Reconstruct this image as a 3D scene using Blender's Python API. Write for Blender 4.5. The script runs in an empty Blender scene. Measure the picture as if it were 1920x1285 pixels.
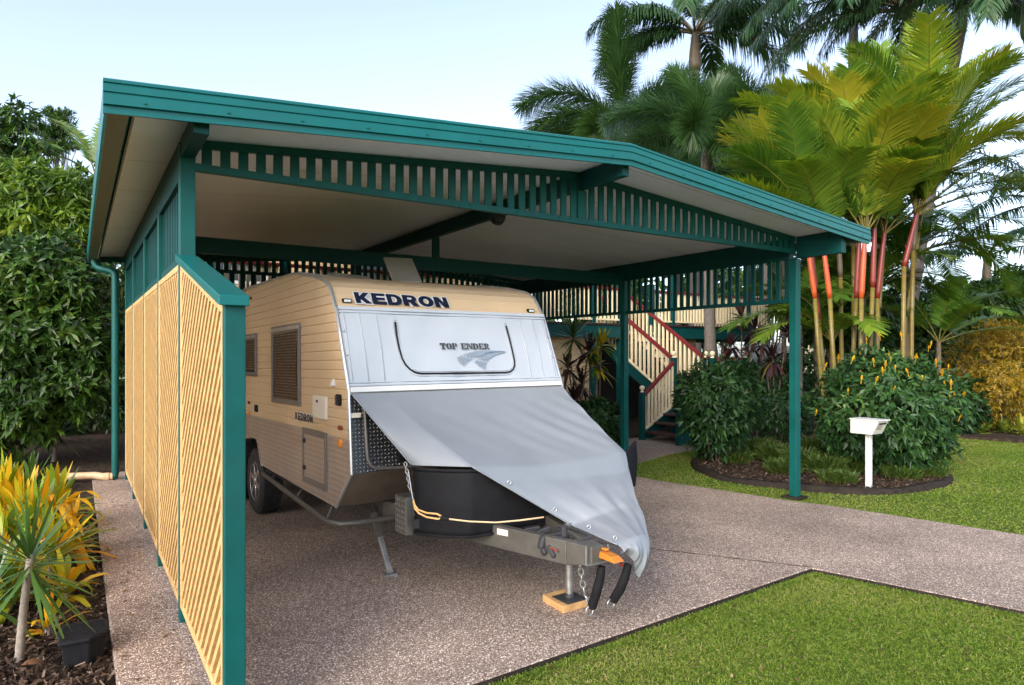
import bpy, math, random
import numpy as np
from mathutils import Vector, Matrix, Euler
R = math.radians
random.seed(7); rng = np.random.default_rng(7)
S = bpy.context.scene
COL = S.collection
# ------------------------------------------------------------------ camera, sky, sun, exposure
TH = R(33.388); FPX = 1237.86; HZ = 661.47; CAMH = 1.7
cd = bpy.data.cameras.new('camera'); cam = bpy.data.objects.new('camera', cd); COL.objects.link(cam)
cam.location = (0, 0, CAMH); cam.rotation_euler = (R(90), 0, -TH)
cd.sensor_width = 36; cd.lens = FPX / 1920 * 36; cd.shift_y = (HZ - 642.5) / 1920
cd.clip_end = 3000; cd.clip_start = .05
S.camera = cam
SUN_AZ, SUN_EL = R(240), R(29)          # clockwise from +Y
w = bpy.data.worlds.new("World"); S.world = w; w.use_nodes = True
nt = w.node_tree; bg = nt.nodes['Background']
sky = nt.nodes.new('ShaderNodeTexSky'); sky.sky_type = 'NISHITA'; sky.sun_disc = False
sky.sun_elevation = SUN_EL; sky.sun_rotation = SUN_AZ
sky.air_density = .8; sky.dust_density = 1.8; sky.ozone_density = 1.5
hs_ = nt.nodes.new('ShaderNodeHueSaturation'); hs_.inputs['Saturation'].default_value = .71
nt.links.new(sky.outputs[0], hs_.inputs['Color']); nt.links.new(hs_.outputs[0], bg.inputs[0]); bg.inputs[1].default_value = .15
sl = bpy.data.lights.new('sun', 'SUN'); sun = bpy.data.objects.new('sun', sl); COL.objects.link(sun)
sl.energy = .9; sl.angle = R(32); sl.color = (1, .93, .83)
sd = Vector((math.sin(SUN_AZ) * math.cos(SUN_EL), math.cos(SUN_AZ) * math.cos(SUN_EL), math.sin(SUN_EL)))
sun.rotation_euler = sd.to_track_quat('Z', 'Y').to_euler(); sun.location = (-20, -30, 30)
S.view_settings.view_transform = 'Standard'; S.view_settings.look = 'None'
S.view_settings.exposure = 1.6; S.view_settings.gamma = 1
S.cycles.max_bounces = 6; S.cycles.diffuse_bounces = 4; S.cycles.glossy_bounces = 3
S.cycles.transparent_max_bounces = 8; S.cycles.caustics_reflective = False; S.cycles.caustics_refractive = False

# ------------------------------------------------------------------ measuring helpers
def ray(u, v):
    a = (u - 960) / FPX; b = (HZ - v) / FPX; c, s = math.cos(TH), math.sin(TH)
    return Vector((a * c + s, -a * s + c, b))
def G(u, v, z=0.0):                      # the point of a horizontal plane
    d = FPX * (CAMH - z) / (v - HZ); p = ray(u, v) * d
    return Vector((p.x, p.y, z))
def D(u, v, d):                          # the point at distance d
    return Vector((0, 0, CAMH)) + ray(u, v) * d
def PY(u, v, Y):
    r = ray(u, v); return Vector((0, 0, CAMH)) + r * (Y / r.y)

# ------------------------------------------------------------------ colours and materials
def lin(c): return tuple(((x / 255) / 12.92 if x / 255 <= .04045 else ((x / 255 + .055) / 1.055) ** 2.4) for x in c)
def col4(c): return (*c, 1)
def newmat(name):
    m = bpy.data.materials.new(name); m.use_nodes = True; n = m.node_tree.nodes; l = m.node_tree.links
    return m, n, l, n['Principled BSDF']
def pm(name, c, rough=.5, metal=0, var=.12, scale=6, bump=0, bscale=60, spec=.5, dirt=0, coat=0):
    m, n, l, p = newmat(name)
    tc = n.new('ShaderNodeTexCoord'); nz = n.new('ShaderNodeTexNoise'); nz.inputs['Scale'].default_value = scale
    nz.inputs['Detail'].default_value = 6; nz.inputs['Roughness'].default_value = .62
    l.new(tc.outputs['Object'], nz.inputs['Vector'])
    rp = n.new('ShaderNodeValToRGB'); rp.color_ramp.elements[0].position = .3; rp.color_ramp.elements[1].position = .7
    rp.color_ramp.elements[0].color = col4([x * (1 - var) for x in c]); rp.color_ramp.elements[1].color = col4([min(1, x * (1 + var)) for x in c])
    l.new(nz.outputs['Fac'], rp.inputs[0]); out = rp.outputs[0]
    if dirt:
        n2 = n.new('ShaderNodeTexNoise'); n2.inputs['Scale'].default_value = scale * .37; n2.inputs['Detail'].default_value = 9
        l.new(tc.outputs['Object'], n2.inputs['Vector'])
        r2 = n.new('ShaderNodeValToRGB'); r2.color_ramp.elements[0].position = .52; r2.color_ramp.elements[1].position = .75
        l.new(n2.outputs['Fac'], r2.inputs[0])
        mx = n.new('ShaderNodeMix'); mx.data_type = 'RGBA'; mu = n.new('ShaderNodeMath'); mu.operation = 'MULTIPLY'; mu.inputs[1].default_value = dirt
        l.new(r2.outputs[0], mu.inputs[0]); l.new(mu.outputs[0], mx.inputs[0]); l.new(out, mx.inputs[6]); mx.inputs[7].default_value = (.07, .055, .04, 1); out = mx.outputs[2]
    l.new(out, p.inputs['Base Color'])
    p.inputs['Roughness'].default_value = rough; p.inputs['Metallic'].default_value = metal; p.inputs['Specular IOR Level'].default_value = spec
    if coat: p.inputs['Coat Weight'].default_value = coat
    mr = n.new('ShaderNodeMapRange'); mr.inputs[3].default_value = max(0, rough - .1); mr.inputs[4].default_value = min(1, rough + .1)
    l.new(nz.outputs['Fac'], mr.inputs[0]); l.new(mr.outputs[0], p.inputs['Roughness'])
    if bump:
        nb = n.new('ShaderNodeTexNoise'); nb.inputs['Scale'].default_value = bscale; nb.inputs['Detail'].default_value = 4
        l.new(tc.outputs['Object'], nb.inputs['Vector']); b = n.new('ShaderNodeBump'); b.inputs['Strength'].default_value = bump; b.inputs['Distance'].default_value = .01
        l.new(nb.outputs['Fac'], b.inputs['Height']); l.new(b.outputs[0], p.inputs['Normal'])
    return m
def leafmat(name, cols, rough=.42, trans=.3, stalk=(.12, .09, .03), spec=.45):
    m, n, l, p = newmat(name)
    at = n.new('ShaderNodeAttribute'); at.attribute_name = 'tint'
    rp = n.new('ShaderNodeValToRGB'); e = rp.color_ramp.elements
    k = len(cols)
    e[0].position = 0; e[0].color = col4(cols[0]); e[1].position = .9; e[1].color = col4(cols[-1])
    for i in range(1, k - 1): x = e.new(.9 * i / (k - 1)); x.color = col4(cols[i])
    x = e.new(.93); x.color = col4(stalk); x = e.new(1.0); x.color = col4(stalk)
    l.new(at.outputs['Fac'], rp.inputs[0]); l.new(rp.outputs[0], p.inputs['Base Color'])
    p.inputs['Roughness'].default_value = rough; p.inputs['Specular IOR Level'].default_value = spec
    tr = n.new('ShaderNodeBsdfTranslucent'); mixc = n.new('ShaderNodeMix'); mixc.data_type = 'RGBA'; mixc.blend_type = 'MULTIPLY'; mixc.inputs[0].default_value = 1
    l.new(rp.outputs[0], mixc.inputs[6]); mixc.inputs[7].default_value = (1.0, 1.0, .45, 1); l.new(mixc.outputs[2], tr.inputs['Color'])
    ms = n.new('ShaderNodeMixShader'); ms.inputs[0].default_value = trans
    l.new(p.outputs[0], ms.inputs[1]); l.new(tr.outputs[0], ms.inputs[2]); l.new(ms.outputs[0], n['Material Output'].inputs['Surface'])
    return m
def plate(name, base, S_=26, rough=.32, metal=.85, axes=('Y', 'Z'), bar=(.36, .11), h=.6):
    """aluminium tread plate: small bars alternately at +45 and -45 degrees"""
    m, n, l, p = newmat(name)
    tc = n.new('ShaderNodeTexCoord'); sp = n.new('ShaderNodeSeparateXYZ'); l.new(tc.outputs['Object'], sp.inputs[0])
    def M(op, a, b=None):
        x = n.new('ShaderNodeMath'); x.operation = op
        for i, q in enumerate((a, b)):
            if q is None: continue
            if isinstance(q, (int, float)): x.inputs[i].default_value = q
            else: l.new(q, x.inputs[i])
        return x.outputs[0]
    a = M('MULTIPLY', sp.outputs[axes[0]], S_); b = M('MULTIPLY', sp.outputs[axes[1]], S_)
    fa = M('SUBTRACT', M('FRACT', M('ADD', a, 100)), .5); fb = M('SUBTRACT', M('FRACT', M('ADD', b, 100)), .5)
    par = M('MODULO', M('ADD', M('FLOOR', M('ADD', a, 100)), M('FLOOR', M('ADD', b, 100))), 2)
    sg = M('SUBTRACT', M('MULTIPLY', par, 2), 1)
    fb2 = M('MULTIPLY', fb, sg)
    x = M('MULTIPLY', M('ADD', fa, fb2), .7071); y = M('MULTIPLY', M('SUBTRACT', fa, fb2), .7071)
    dd = M('ADD', M('POWER', M('ABSOLUTE', M('DIVIDE', x, bar[0])), 2), M('POWER', M('ABSOLUTE', M('DIVIDE', y, bar[1])), 2))
    hgt = M('MAXIMUM', M('SUBTRACT', 1.0, dd), 0)
    bp = n.new('ShaderNodeBump'); bp.inputs['Strength'].default_value = h; bp.inputs['Distance'].default_value = .012
    l.new(hgt, bp.inputs['Height']); l.new(bp.outputs[0], p.inputs['Normal'])
    nz = n.new('ShaderNodeTexNoise'); nz.inputs['Scale'].default_value = 3; nz.inputs['Detail'].default_value = 8; l.new(tc.outputs['Object'], nz.inputs['Vector'])
    mx = n.new('ShaderNodeMix'); mx.data_type = 'RGBA'; l.new(nz.outputs['Fac'], mx.inputs[0])
    mx.inputs[6].default_value = col4([q * .75 for q in base]); mx.inputs[7].default_value = col4([min(1, q * 1.2) for q in base])
    m2 = n.new('ShaderNodeMix'); m2.data_type = 'RGBA'; l.new(M('MINIMUM', M('MULTIPLY', hgt, 2.5), .85), m2.inputs[0]); l.new(mx.outputs[2], m2.inputs[6]); m2.inputs[7].default_value = (.75, .74, .72, 1)  # bars mixed paler: their highlights are put into the base colour
    l.new(m2.outputs[2], p.inputs['Base Color']); p.inputs['Roughness'].default_value = rough; p.inputs['Metallic'].default_value = metal
    return m

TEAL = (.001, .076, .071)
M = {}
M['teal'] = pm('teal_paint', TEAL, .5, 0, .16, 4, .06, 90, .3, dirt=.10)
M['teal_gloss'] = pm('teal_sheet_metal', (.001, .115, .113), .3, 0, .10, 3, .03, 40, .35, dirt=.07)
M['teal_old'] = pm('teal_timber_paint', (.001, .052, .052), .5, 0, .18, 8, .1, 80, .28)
M['cream'] = pm('cream_paint', (.72, .52, .29), .5, 0, .10, 7, .08, 70)
M['cream_pale'] = pm('pale_cream_paint', (.78, .66, .43), .5, 0, .08, 5, .06, 60)
M['lath'] = pm('lattice_timber', (.58, .375, .155), .5, 0, .18, 9, .12, 60)
M['ceiling'] = pm('ceiling_sheet', (.80, .84, .93), .36, 0, .05, 2.5, .06, 8, .5)
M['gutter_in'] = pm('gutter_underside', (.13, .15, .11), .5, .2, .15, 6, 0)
M['red'] = pm('red_handrail_paint', (.16, .014, .018), .45, 0, .12, 6)
M['white'] = pm('white_paint', (.64, .635, .62), .4, 0, .05, 5, 0, dirt=.05)
M['black'] = pm('black_rubber', (.010, .010, .012), .72, 0, .3, 12, .15, 60, .2)
M['dark'] = pm('dark_plastic', (.03, .03, .034), .5, 0, .2, 12)
M['steel'] = pm('galvanised_steel', (.38, .38, .37), .42, .8, .2, 18, .05, 40, dirt=.3)
M['steel_paint'] = pm('grey_chassis_paint', (.105, .098, .086), .5, .3, .2, 8, .05, 60, dirt=.4)
M['alu'] = pm('aluminium_trim', (.62, .62, .63), .3, .75, .08, 12)
M['chrome'] = pm('alloy_rim', (.68, .68, .70), .2, .95, .08, 12)
M['tyre'] = pm('tyre_rubber', (.02, .02, .022), .75, 0, .3, 14, .2, 60)
M['wood'] = pm('raw_timber', (.50, .29, .12), .7, 0, .25, 14, .2, 40)
M['amber'] = pm('amber_lens', (.75, .24, .01), .2, 0, .05, 6)
M['redlens'] = pm('red_lens', (.2, .03, .012), .25, 0, .05, 6)
M['clear'] = pm('clear_lens', (.6, .62, .6), .12, 0, .05, 6)
M['orange'] = pm('orange_paint', (.5, .17, .02), .45, 0, .1, 8)
M['rope_mat'] = pm('braided_rope', (.7, .42, .16), .8, 0, .2, 80, .3, 200)
M['navy'] = pm('navy_decal', (.006, .012, .035), .3, 0, .05, 4)
M['pvc'] = pm('tan_pvc', (.62, .43, .25), .45, 0, .06, 5)
M['bark'] = pm('bark', (.13, .095, .065), .85, 0, .35, 14, .5, 40)
M['palm_bark'] = pm('palm_bark', (.13, .11, .095), .85, 0, .3, 18, .4, 40)
M['stem'] = pm('pale_stem', (.26, .22, .18), .85, 0, .3, 30, .4, 60)
M['brownstep'] = pm('dark_stair_timber', (.05, .02, .022), .5, 0, .2, 8)
M['roofblue'] = pm('pale_blue_roof', (.4, .48, .55), .5, 0, .05, 2)
M['decal_grey'] = pm('grey_decal', (.03, .032, .036), .5, 0, .05, 4)
M['decal_pale'] = pm('pale_grey_decal', (.22, .27, .33), .5, 0, .05, 4)

# ------------------------------------------------------------------ object helpers
def link(o): COL.objects.link(o); return o
def tag(o, label=None, cat=None, group=None, kind=None):
    if label: o['label'] = label
    if cat: o['category'] = cat
    if group: o['group'] = group
    if kind: o['kind'] = kind
    return o
def thing(name, label, cat, loc=(0, 0, 0), rot=(0, 0, 0), group=None):
    o = link(bpy.data.objects.new(name, None)); o.location = loc; o.rotation_euler = rot; o.empty_display_size = .2
    return tag(o, label, cat, group)
class MB:
    def __init__(s): s.v = []; s.f = []
    def add(s, vs, fs):
        k = len(s.v); s.v += [tuple(v) for v in vs]; s.f += [tuple(i + k for i in f) for f in fs]; return s
    def box(s, a, b):
        x0, y0, z0 = a; x1, y1, z1 = b
        return s.add([(x0, y0, z0), (x1, y0, z0), (x1, y1, z0), (x0, y1, z0), (x0, y0, z1), (x1, y0, z1), (x1, y1, z1), (x0, y1, z1)],
                     [(3, 2, 1, 0), (4, 5, 6, 7), (0, 1, 5, 4), (1, 2, 6, 5), (2, 3, 7, 6), (3, 0, 4, 7)])
    def hexa(s, low, top):
        return s.add(list(low) + list(top), [(3, 2, 1, 0), (4, 5, 6, 7), (0, 1, 5, 4), (1, 2, 6, 5), (2, 3, 7, 6), (3, 0, 4, 7)])
    def bar(s, p, q, w, h, up=(0, 0, 1)):
        p = Vector(p); q = Vector(q); d = (q - p).normalized(); up = Vector(up)
        sd_ = d.cross(up)
        if sd_.length < 1e-4: sd_ = d.cross(Vector((0, 1, 0)))
        sd_.normalize(); u = sd_.cross(d).normalized(); a = sd_ * w / 2; b = u * h / 2
        return s.hexa([p - a - b, p + a - b, p + a + b, p - a + b], [q - a - b, q + a - b, q + a + b, q - a + b])
    def tube(s, pts, r, n=8, cap=True):
        pts = [Vector(p) for p in pts]; m = len(pts); rs = r if isinstance(r, (list, tuple)) else [r] * m
        k = len(s.v); prev = None
        for i, p in enumerate(pts):
            t = (pts[min(i + 1, m - 1)] - pts[max(i - 1, 0)]).normalized()
            if prev is None: x = t.orthogonal().normalized()
            else:
                x = prev - t * prev.dot(t)
                x = x.normalized() if x.length > 1e-5 else t.orthogonal().normalized()
            prev = x; y = t.cross(x)
            for j in range(n):
                a = 2 * math.pi * j / n; s.v.append(tuple(p + (x * math.cos(a) + y * math.sin(a)) * rs[i]))
        for i in range(m - 1):
            for j in range(n): s.f.append((k + i * n + j, k + i * n + (j + 1) % n, k + (i + 1) * n + (j + 1) % n, k + (i + 1) * n + j))
        if cap:
            s.f.append(tuple(k + j for j in reversed(range(n)))); s.f.append(tuple(k + (m - 1) * n + j for j in range(n)))
        return s
    def lathe(s, prof, c=(0, 0, 0), n=20, axis='Z'):
        k = len(s.v); m = len(prof)
        for r, h in prof:
            for j in range(n):
                a = 2 * math.pi * j / n; x, y = r * math.cos(a), r * math.sin(a)
                q = (x, y, h) if axis == 'Z' else ((h, x, y) if axis == 'X' else (y, h, x))
                s.v.append((q[0] + c[0], q[1] + c[1], q[2] + c[2]))
        for i in range(m - 1):
            for j in range(n): s.f.append((k + i * n + j, k + i * n + (j + 1) % n, k + (i + 1) * n + (j + 1) % n, k + (i + 1) * n + j))
        s.f.append(tuple(k + j for j in reversed(range(n)))); s.f.append(tuple(k + (m - 1) * n + j for j in range(n)))
        return s
    def prism(s, poly, z0, z1):              # polygon in XY
        n = len(poly); k = len(s.v)
        s.v += [(p[0], p[1], z0) for p in poly] + [(p[0], p[1], z1) for p in poly]
        s.f.append(tuple(k + i for i in reversed(range(n)))); s.f.append(tuple(k + n + i for i in range(n)))
        for i in range(n): s.f.append((k + i, k + (i + 1) % n, k + n + (i + 1) % n, k + n + i))
        return s
    def sheet(s, pts, t, nrm):               # planar polygon given thickness t along nrm
        nrm = Vector(nrm).normalized() * t; n = len(pts); k = len(s.v); pts = [Vector(p) for p in pts]
        s.v += [tuple(p) for p in pts] + [tuple(p + nrm) for p in pts]
        s.f.append(tuple(k + i for i in reversed(range(n)))); s.f.append(tuple(k + n + i for i in range(n)))
        for i in range(n): s.f.append((k + i, k + (i + 1) % n, k + n + (i + 1) % n, k + n + i))
        return s
    def build(s, name, mat, parent=None, smooth=False, bevel=0, fix=True):
        me = bpy.data.meshes.new(name); me.from_pydata(s.v, [], s.f); me.validate()
        if fix:
            import bmesh
            b = bmesh.new(); b.from_mesh(me); bmesh.ops.recalc_face_normals(b, faces=b.faces); b.to_mesh(me); b.free()
        o = link(bpy.data.objects.new(name, me)); me.materials.append(mat)
        if smooth:
            for p in me.polygons: p.use_smooth = True
            if smooth == 'auto': me.set_sharp_from_angle(angle=R(40))
        if parent is not None: o.parent = parent
        if bevel:
            b = o.modifiers.new('bevel', 'BEVEL'); b.width = bevel; b.segments = 2; b.limit_method = 'ANGLE'; b.angle_limit = R(40)
            b.harden_normals = False
        return o
# ---- leaves: many small strips, built as arrays
UP = np.array([0, 0, 1.0])
def nrm(a): return a / np.maximum(np.linalg.norm(a, axis=-1, keepdims=True), 1e-9)
class FB:
    def __init__(s): s.V = []; s.F = []; s.T = []; s.k = 0
    def strips(s, base, d, side, L, W, droop=0., tint=None, prof=((0, .45), (.45, 1), (1, .06)), fold=0.):
        base = np.asarray(base, float); N = len(base); d = nrm(np.asarray(d, float)); side = np.asarray(side, float)
        side = nrm(side - d * np.sum(side * d, -1, keepdims=True))
        L = np.broadcast_to(np.asarray(L, float), (N,))[:, None]; W = np.broadcast_to(np.asarray(W, float), (N,))[:, None]
        dr = np.broadcast_to(np.asarray(droop, float), (N,))[:, None]
        m = len(prof); vs = np.empty((N, m * 2, 3))
        for i, (t, wd) in enumerate(prof):
            c = base + d * L * (t - .35 * np.minimum(dr, 1) * t * t) - UP * dr * L * t * t
            vs[:, 2 * i] = c - side * W * wd * .5; vs[:, 2 * i + 1] = c + side * W * wd * .5
        idx = (np.arange(N) * m * 2)[:, None]
        fs = [idx + np.array([[2 * i, 2 * i + 1, 2 * i + 3, 2 * i + 2]]) for i in range(m - 1)]
        s.V.append(vs.reshape(-1, 3)); s.F.append(np.concatenate(fs) + s.k); s.k += N * m * 2
        tint = rng.random(N) * .9 if tint is None else np.broadcast_to(np.asarray(tint, float), (N,))
        s.T.append(np.repeat(tint, m * 2))
    def tube(s, pts, r, n=5, tint=1.0):
        b = MB().tube(pts, r, n, cap=False)
        s.V.append(np.array(b.v)); s.F.append(np.array(b.f) + s.k); s.k += len(b.v); s.T.append(np.full(len(b.v), tint))
    def build(s, name, mat, parent=None, smooth=True):
        V = np.concatenate(s.V); F = np.concatenate(s.F); T = np.concatenate(s.T)
        me = bpy.data.meshes.new(name); me.vertices.add(len(V)); me.vertices.foreach_set('co', V.ravel().astype(np.float32))
        me.loops.add(F.size); me.loops.foreach_set('vertex_index', F.ravel().astype(np.int32))
        me.polygons.add(len(F)); me.polygons.foreach_set('loop_start', (np.arange(len(F)) * 4).astype(np.int32))
        me.polygons.foreach_set('loop_total', np.full(len(F), 4, np.int32))
        me.polygons.foreach_set('use_smooth', np.full(len(F), smooth))
        a = me.attributes.new('tint', 'FLOAT', 'POINT'); a.data.foreach_set('value', T.astype(np.float32))
        me.update(calc_edges=True); me.materials.append(mat)
        o = link(bpy.data.objects.new(name, me))
        if parent is not None: o.parent = parent
        return o
def rdir(n):
    a = rng.normal(size=(n, 3)); return nrm(a)

# ================================================================== SETTING: ground, drive, lawns, beds
def aggregate(name):
    m, n, l, p = newmat(name)
    tc = n.new('ShaderNodeTexCoord')
    v = n.new('ShaderNodeTexVoronoi'); v.inputs['Scale'].default_value = 125; l.new(tc.outputs['Object'], v.inputs['Vector'])
    v.inputs['Randomness'].default_value = 1
    sp = n.new('ShaderNodeSeparateColor'); l.new(v.outputs['Color'], sp.inputs[0])
    r = n.new('ShaderNodeValToRGB'); e = r.color_ramp.elements
    cs = [(0, (58, 50, 46)), (.16, (98, 86, 78)), (.36, (144, 127, 114)), (.58, (124, 115, 110)), (.78, (168, 150, 136)), (.92, (204, 192, 178)), (1, (222, 212, 204))]
    e[0].position = 0; e[0].color = col4(lin(cs[0][1])); e[1].position = 1; e[1].color = col4(lin(cs[-1][1]))
    for q, c in cs[1:-1]: x = e.new(q); x.color = col4(lin(c))
    l.new(sp.outputs[0], r.inputs[0])
    # cement between the pebbles
    r2 = n.new('ShaderNodeValToRGB'); r2.color_ramp.elements[0].position = .45; r2.color_ramp.elements[1].position = .7
    l.new(v.outputs['Distance'], r2.inputs[0])
    mx = n.new('ShaderNodeMix'); mx.data_type = 'RGBA'; l.new(r2.outputs[0], mx.inputs[0]); l.new(r.outputs[0], mx.inputs[6]); mx.inputs[7].default_value = col4(lin((106, 94, 85)))
    # broad weathering and oil marks
    n2 = n.new('ShaderNodeTexNoise'); n2.inputs['Scale'].default_value = .9; n2.inputs['Detail'].default_value = 7; l.new(tc.outputs['Object'], n2.inputs['Vector'])
    r3 = n.new('ShaderNodeValToRGB'); r3.color_ramp.elements[0].position = .3; r3.color_ramp.elements[1].position = .72
    r3.color_ramp.elements[0].color = (1.05, 1.0, .97, 1); r3.color_ramp.elements[1].color = (1.80, 1.70, 1.66, 1); l.new(n2.outputs['Fac'], r3.inputs[0])
    m2 = n.new('ShaderNodeMix'); m2.data_type = 'RGBA'; m2.blend_type = 'MULTIPLY'; m2.inputs[0].default_value = 1; l.new(mx.outputs[2], m2.inputs[6]); l.new(r3.outputs[0], m2.inputs[7])
    n4 = n.new('ShaderNodeTexNoise'); n4.inputs['Scale'].default_value = 2.3; n4.inputs['Detail'].default_value = 8; n4.inputs['Roughness'].default_value = .7; n4.inputs['Distortion'].default_value = .6; l.new(tc.outputs['Object'], n4.inputs['Vector'])
    r4 = n.new('ShaderNodeValToRGB'); r4.color_ramp.elements[0].position = .56; r4.color_ramp.elements[1].position = .74; r4.color_ramp.elements[0].color = (1, 1, 1, 1); r4.color_ramp.elements[1].color = (.72, .69, .66, 1); l.new(n4.outputs['Fac'], r4.inputs[0])
    m4 = n.new('ShaderNodeMix'); m4.data_type = 'RGBA'; m4.blend_type = 'MULTIPLY'; m4.inputs[0].default_value = 1; l.new(m2.outputs[2], m4.inputs[6]); l.new(r4.outputs[0], m4.inputs[7]); m2 = m4
    l.new(m2.outputs[2], p.inputs['Base Color']); p.inputs['Roughness'].default_value = .68; p.inputs['Specular IOR Level'].default_value = .4
    b = n.new('ShaderNodeBump'); b.inputs['Strength'].default_value = .5; b.inputs['Distance'].default_value = .006; b.invert = True
    l.new(v.outputs['Distance'], b.inputs['Height']); l.new(b.outputs[0], p.inputs['Normal'])
    return m
def soil(name, c0, c1, c2, sc=14):
    m, n, l, p = newmat(name); tc = n.new('ShaderNodeTexCoord')
    a = n.new('ShaderNodeTexNoise'); a.inputs['Scale'].default_value = sc; a.inputs['Detail'].default_value = 10; a.inputs['Roughness'].default_value = .75
    l.new(tc.outputs['Object'], a.inputs['Vector']); r = n.new('ShaderNodeValToRGB'); e = r.color_ramp.elements
    e[0].position = .32; e[0].color = col4(c0); e[1].position = .7; e[1].color = col4(c2); x = e.new(.5); x.color = col4(c1)
    l.new(a.outputs['Fac'], r.inputs[0]); l.new(r.outputs[0], p.inputs['Base Color']); p.inputs['Roughness'].default_value = .95; p.inputs['Specular IOR Level'].default_value = .15
    b = n.new('ShaderNodeBump'); b.inputs['Strength'].default_value = .8; b.inputs['Distance'].default_value = .03; l.new(a.outputs['Fac'], b.inputs['Height']); l.new(b.outputs[0], p.inputs['Normal'])
    return m
def joints(m):
    n = m.node_tree.nodes; l = m.node_tree.links; p = n['Principled BSDF']; src = p.inputs['Base Color'].links[0].from_socket
    tc = n.new('ShaderNodeTexCoord'); sp = n.new('ShaderNodeSeparateXYZ'); l.new(tc.outputs['Object'], sp.inputs[0])
    a = n.new('ShaderNodeMath'); a.operation = 'ADD'; a.inputs[1].default_value = 100.35; l.new(sp.outputs[1], a.inputs[0])
    fr = n.new('ShaderNodeMath'); fr.operation = 'FRACT'; l.new(a.outputs[0], fr.inputs[0])
    lt = n.new('ShaderNodeMath'); lt.operation = 'LESS_THAN'; lt.inputs[1].default_value = .007; l.new(fr.outputs[0], lt.inputs[0])
    mx = n.new('ShaderNodeMix'); mx.data_type = 'RGBA'; l.new(lt.outputs[0], mx.inputs[0]); l.new(src, mx.inputs[6]); mx.inputs[7].default_value = (.22, .22, .23, 1); l.new(mx.outputs[2], p.inputs['Base Color'])
joints(M['ceiling'])
M['agg'] = aggregate('exposed_aggregate')
M['soil'] = soil('dark_mulch', (.012, .009, .007), (.045, .03, .022), (.13, .095, .07), 16)
M['turf'] = soil('turf_soil', (.035, .05, .012), (.07, .11, .018), (.13, .15, .035), 9)
M['turf_far'] = soil('far_turf', (.05, .085, .014), (.085, .14, .02), (.14, .17, .035), 5)
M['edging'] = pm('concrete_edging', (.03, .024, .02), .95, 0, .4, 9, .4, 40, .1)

gs = MB().add([(-150, -60, -.11), (250, -60, -.11), (250, 300, -.11), (-150, 300, -.11)], [(0, 1, 2, 3)]).build('ground', M['turf_far'], fix=False); tag(gs, kind='structure')
slab = [(.17, 10.95), (.17, 2.9), (1.67, 2.94), (4.84, 3.05), (5.06, 2.3), (5.35, 1.3), (5.9, -.8), (6.5, -3), (9.4, -3), (8.35, -.5), (7.78, 1.2), (7.38, 2.51), (7.0, 4.2), (6.86, 4.53), (6.45, 6.3), (6.42, 6.75), (6.75, 7.15), (7.2, 7.42), (8.3, 7.78), (9.2, 7.95), (10.4, 8.3), (10.4, 9.6), (8.9, 9.7), (7.6, 10.6), (7.2, 10.95)]
dv = MB().prism(slab, -.10, 0).build('driveway', M['agg'], bevel=.012); tag(dv, kind='structure')
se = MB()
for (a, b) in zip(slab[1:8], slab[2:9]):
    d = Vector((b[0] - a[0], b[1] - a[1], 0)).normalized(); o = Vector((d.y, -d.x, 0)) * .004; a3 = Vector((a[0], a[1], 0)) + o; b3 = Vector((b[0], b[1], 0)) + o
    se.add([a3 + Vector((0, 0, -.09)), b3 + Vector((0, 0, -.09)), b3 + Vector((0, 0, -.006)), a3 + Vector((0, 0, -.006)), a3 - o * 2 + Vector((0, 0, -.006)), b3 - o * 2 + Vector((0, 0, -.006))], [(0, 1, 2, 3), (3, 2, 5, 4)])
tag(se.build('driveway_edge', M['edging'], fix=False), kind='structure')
# lawns
M['turf2'] = M['turf']
front = [(-.9, 2.9), (1.67, 2.91), (4.83, 3.03), (5.05, 2.28), (5.34, 1.3), (5.89, -.8), (6.49, -3), (-.9, -3)]
fl = MB().add([(x, y, -.048) for x, y in front], [tuple(range(len(front)))]).build('front_lawn', M['turf'], fix=False); tag(fl, kind='structure')
side_ = [(9.42, -3), (8.37, -.5), (7.8, 1.2), (7.4, 2.51), (7.02, 4.2), (6.88, 4.54), (6.47, 6.3), (6.44, 6.74), (6.77, 7.13), (7.21, 7.4), (8.3, 7.76), (9.2, 7.93), (10.4, 8.28), (10.9, 8.3), (11.5, 7.2), (14.8, 6.3), (16.5, 4.5), (24, -2), (20, -3)]
rl = MB().add([(x, y, -.022) for x, y in side_], [tuple(range(len(side_)))]).build('side_lawn', M['turf'], fix=False); tag(rl, kind='structure')
# island bed with concrete edging
bed = [(8.2, 7.15), (7.75, 6.75), (7.47, 6.35), (7.28, 5.9), (7.3, 5.5), (7.55, 4.95), (7.86, 4.42), (8.37, 4.15), (9.17, 4.05), (9.9, 4.2), (10.3, 4.6), (10.6, 5.4), (11.2, 6.3), (11.6, 7.3), (11.4, 8.1), (10.4, 8.0), (9.2, 7.6)]
def smooth_loop(p, k=3):
    for _ in range(k):
        q = []
        for i in range(len(p)):
            a, b = p[i], p[(i + 1) % len(p)]
            q += [(a[0] * .75 + b[0] * .25, a[1] * .75 + b[1] * .25), (a[0] * .25 + b[0] * .75, a[1] * .25 + b[1] * .75)]
        p = q
    return p
bl = smooth_loop(bed, 2)
ctr = (9.2, 6.0)
ib = MB().prism(bl, -.05, .02).build('garden_bed', M['soil']); tag(ib, kind='structure')
eg = MB(); N_ = len(bl); k0 = 0
ring = []
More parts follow.
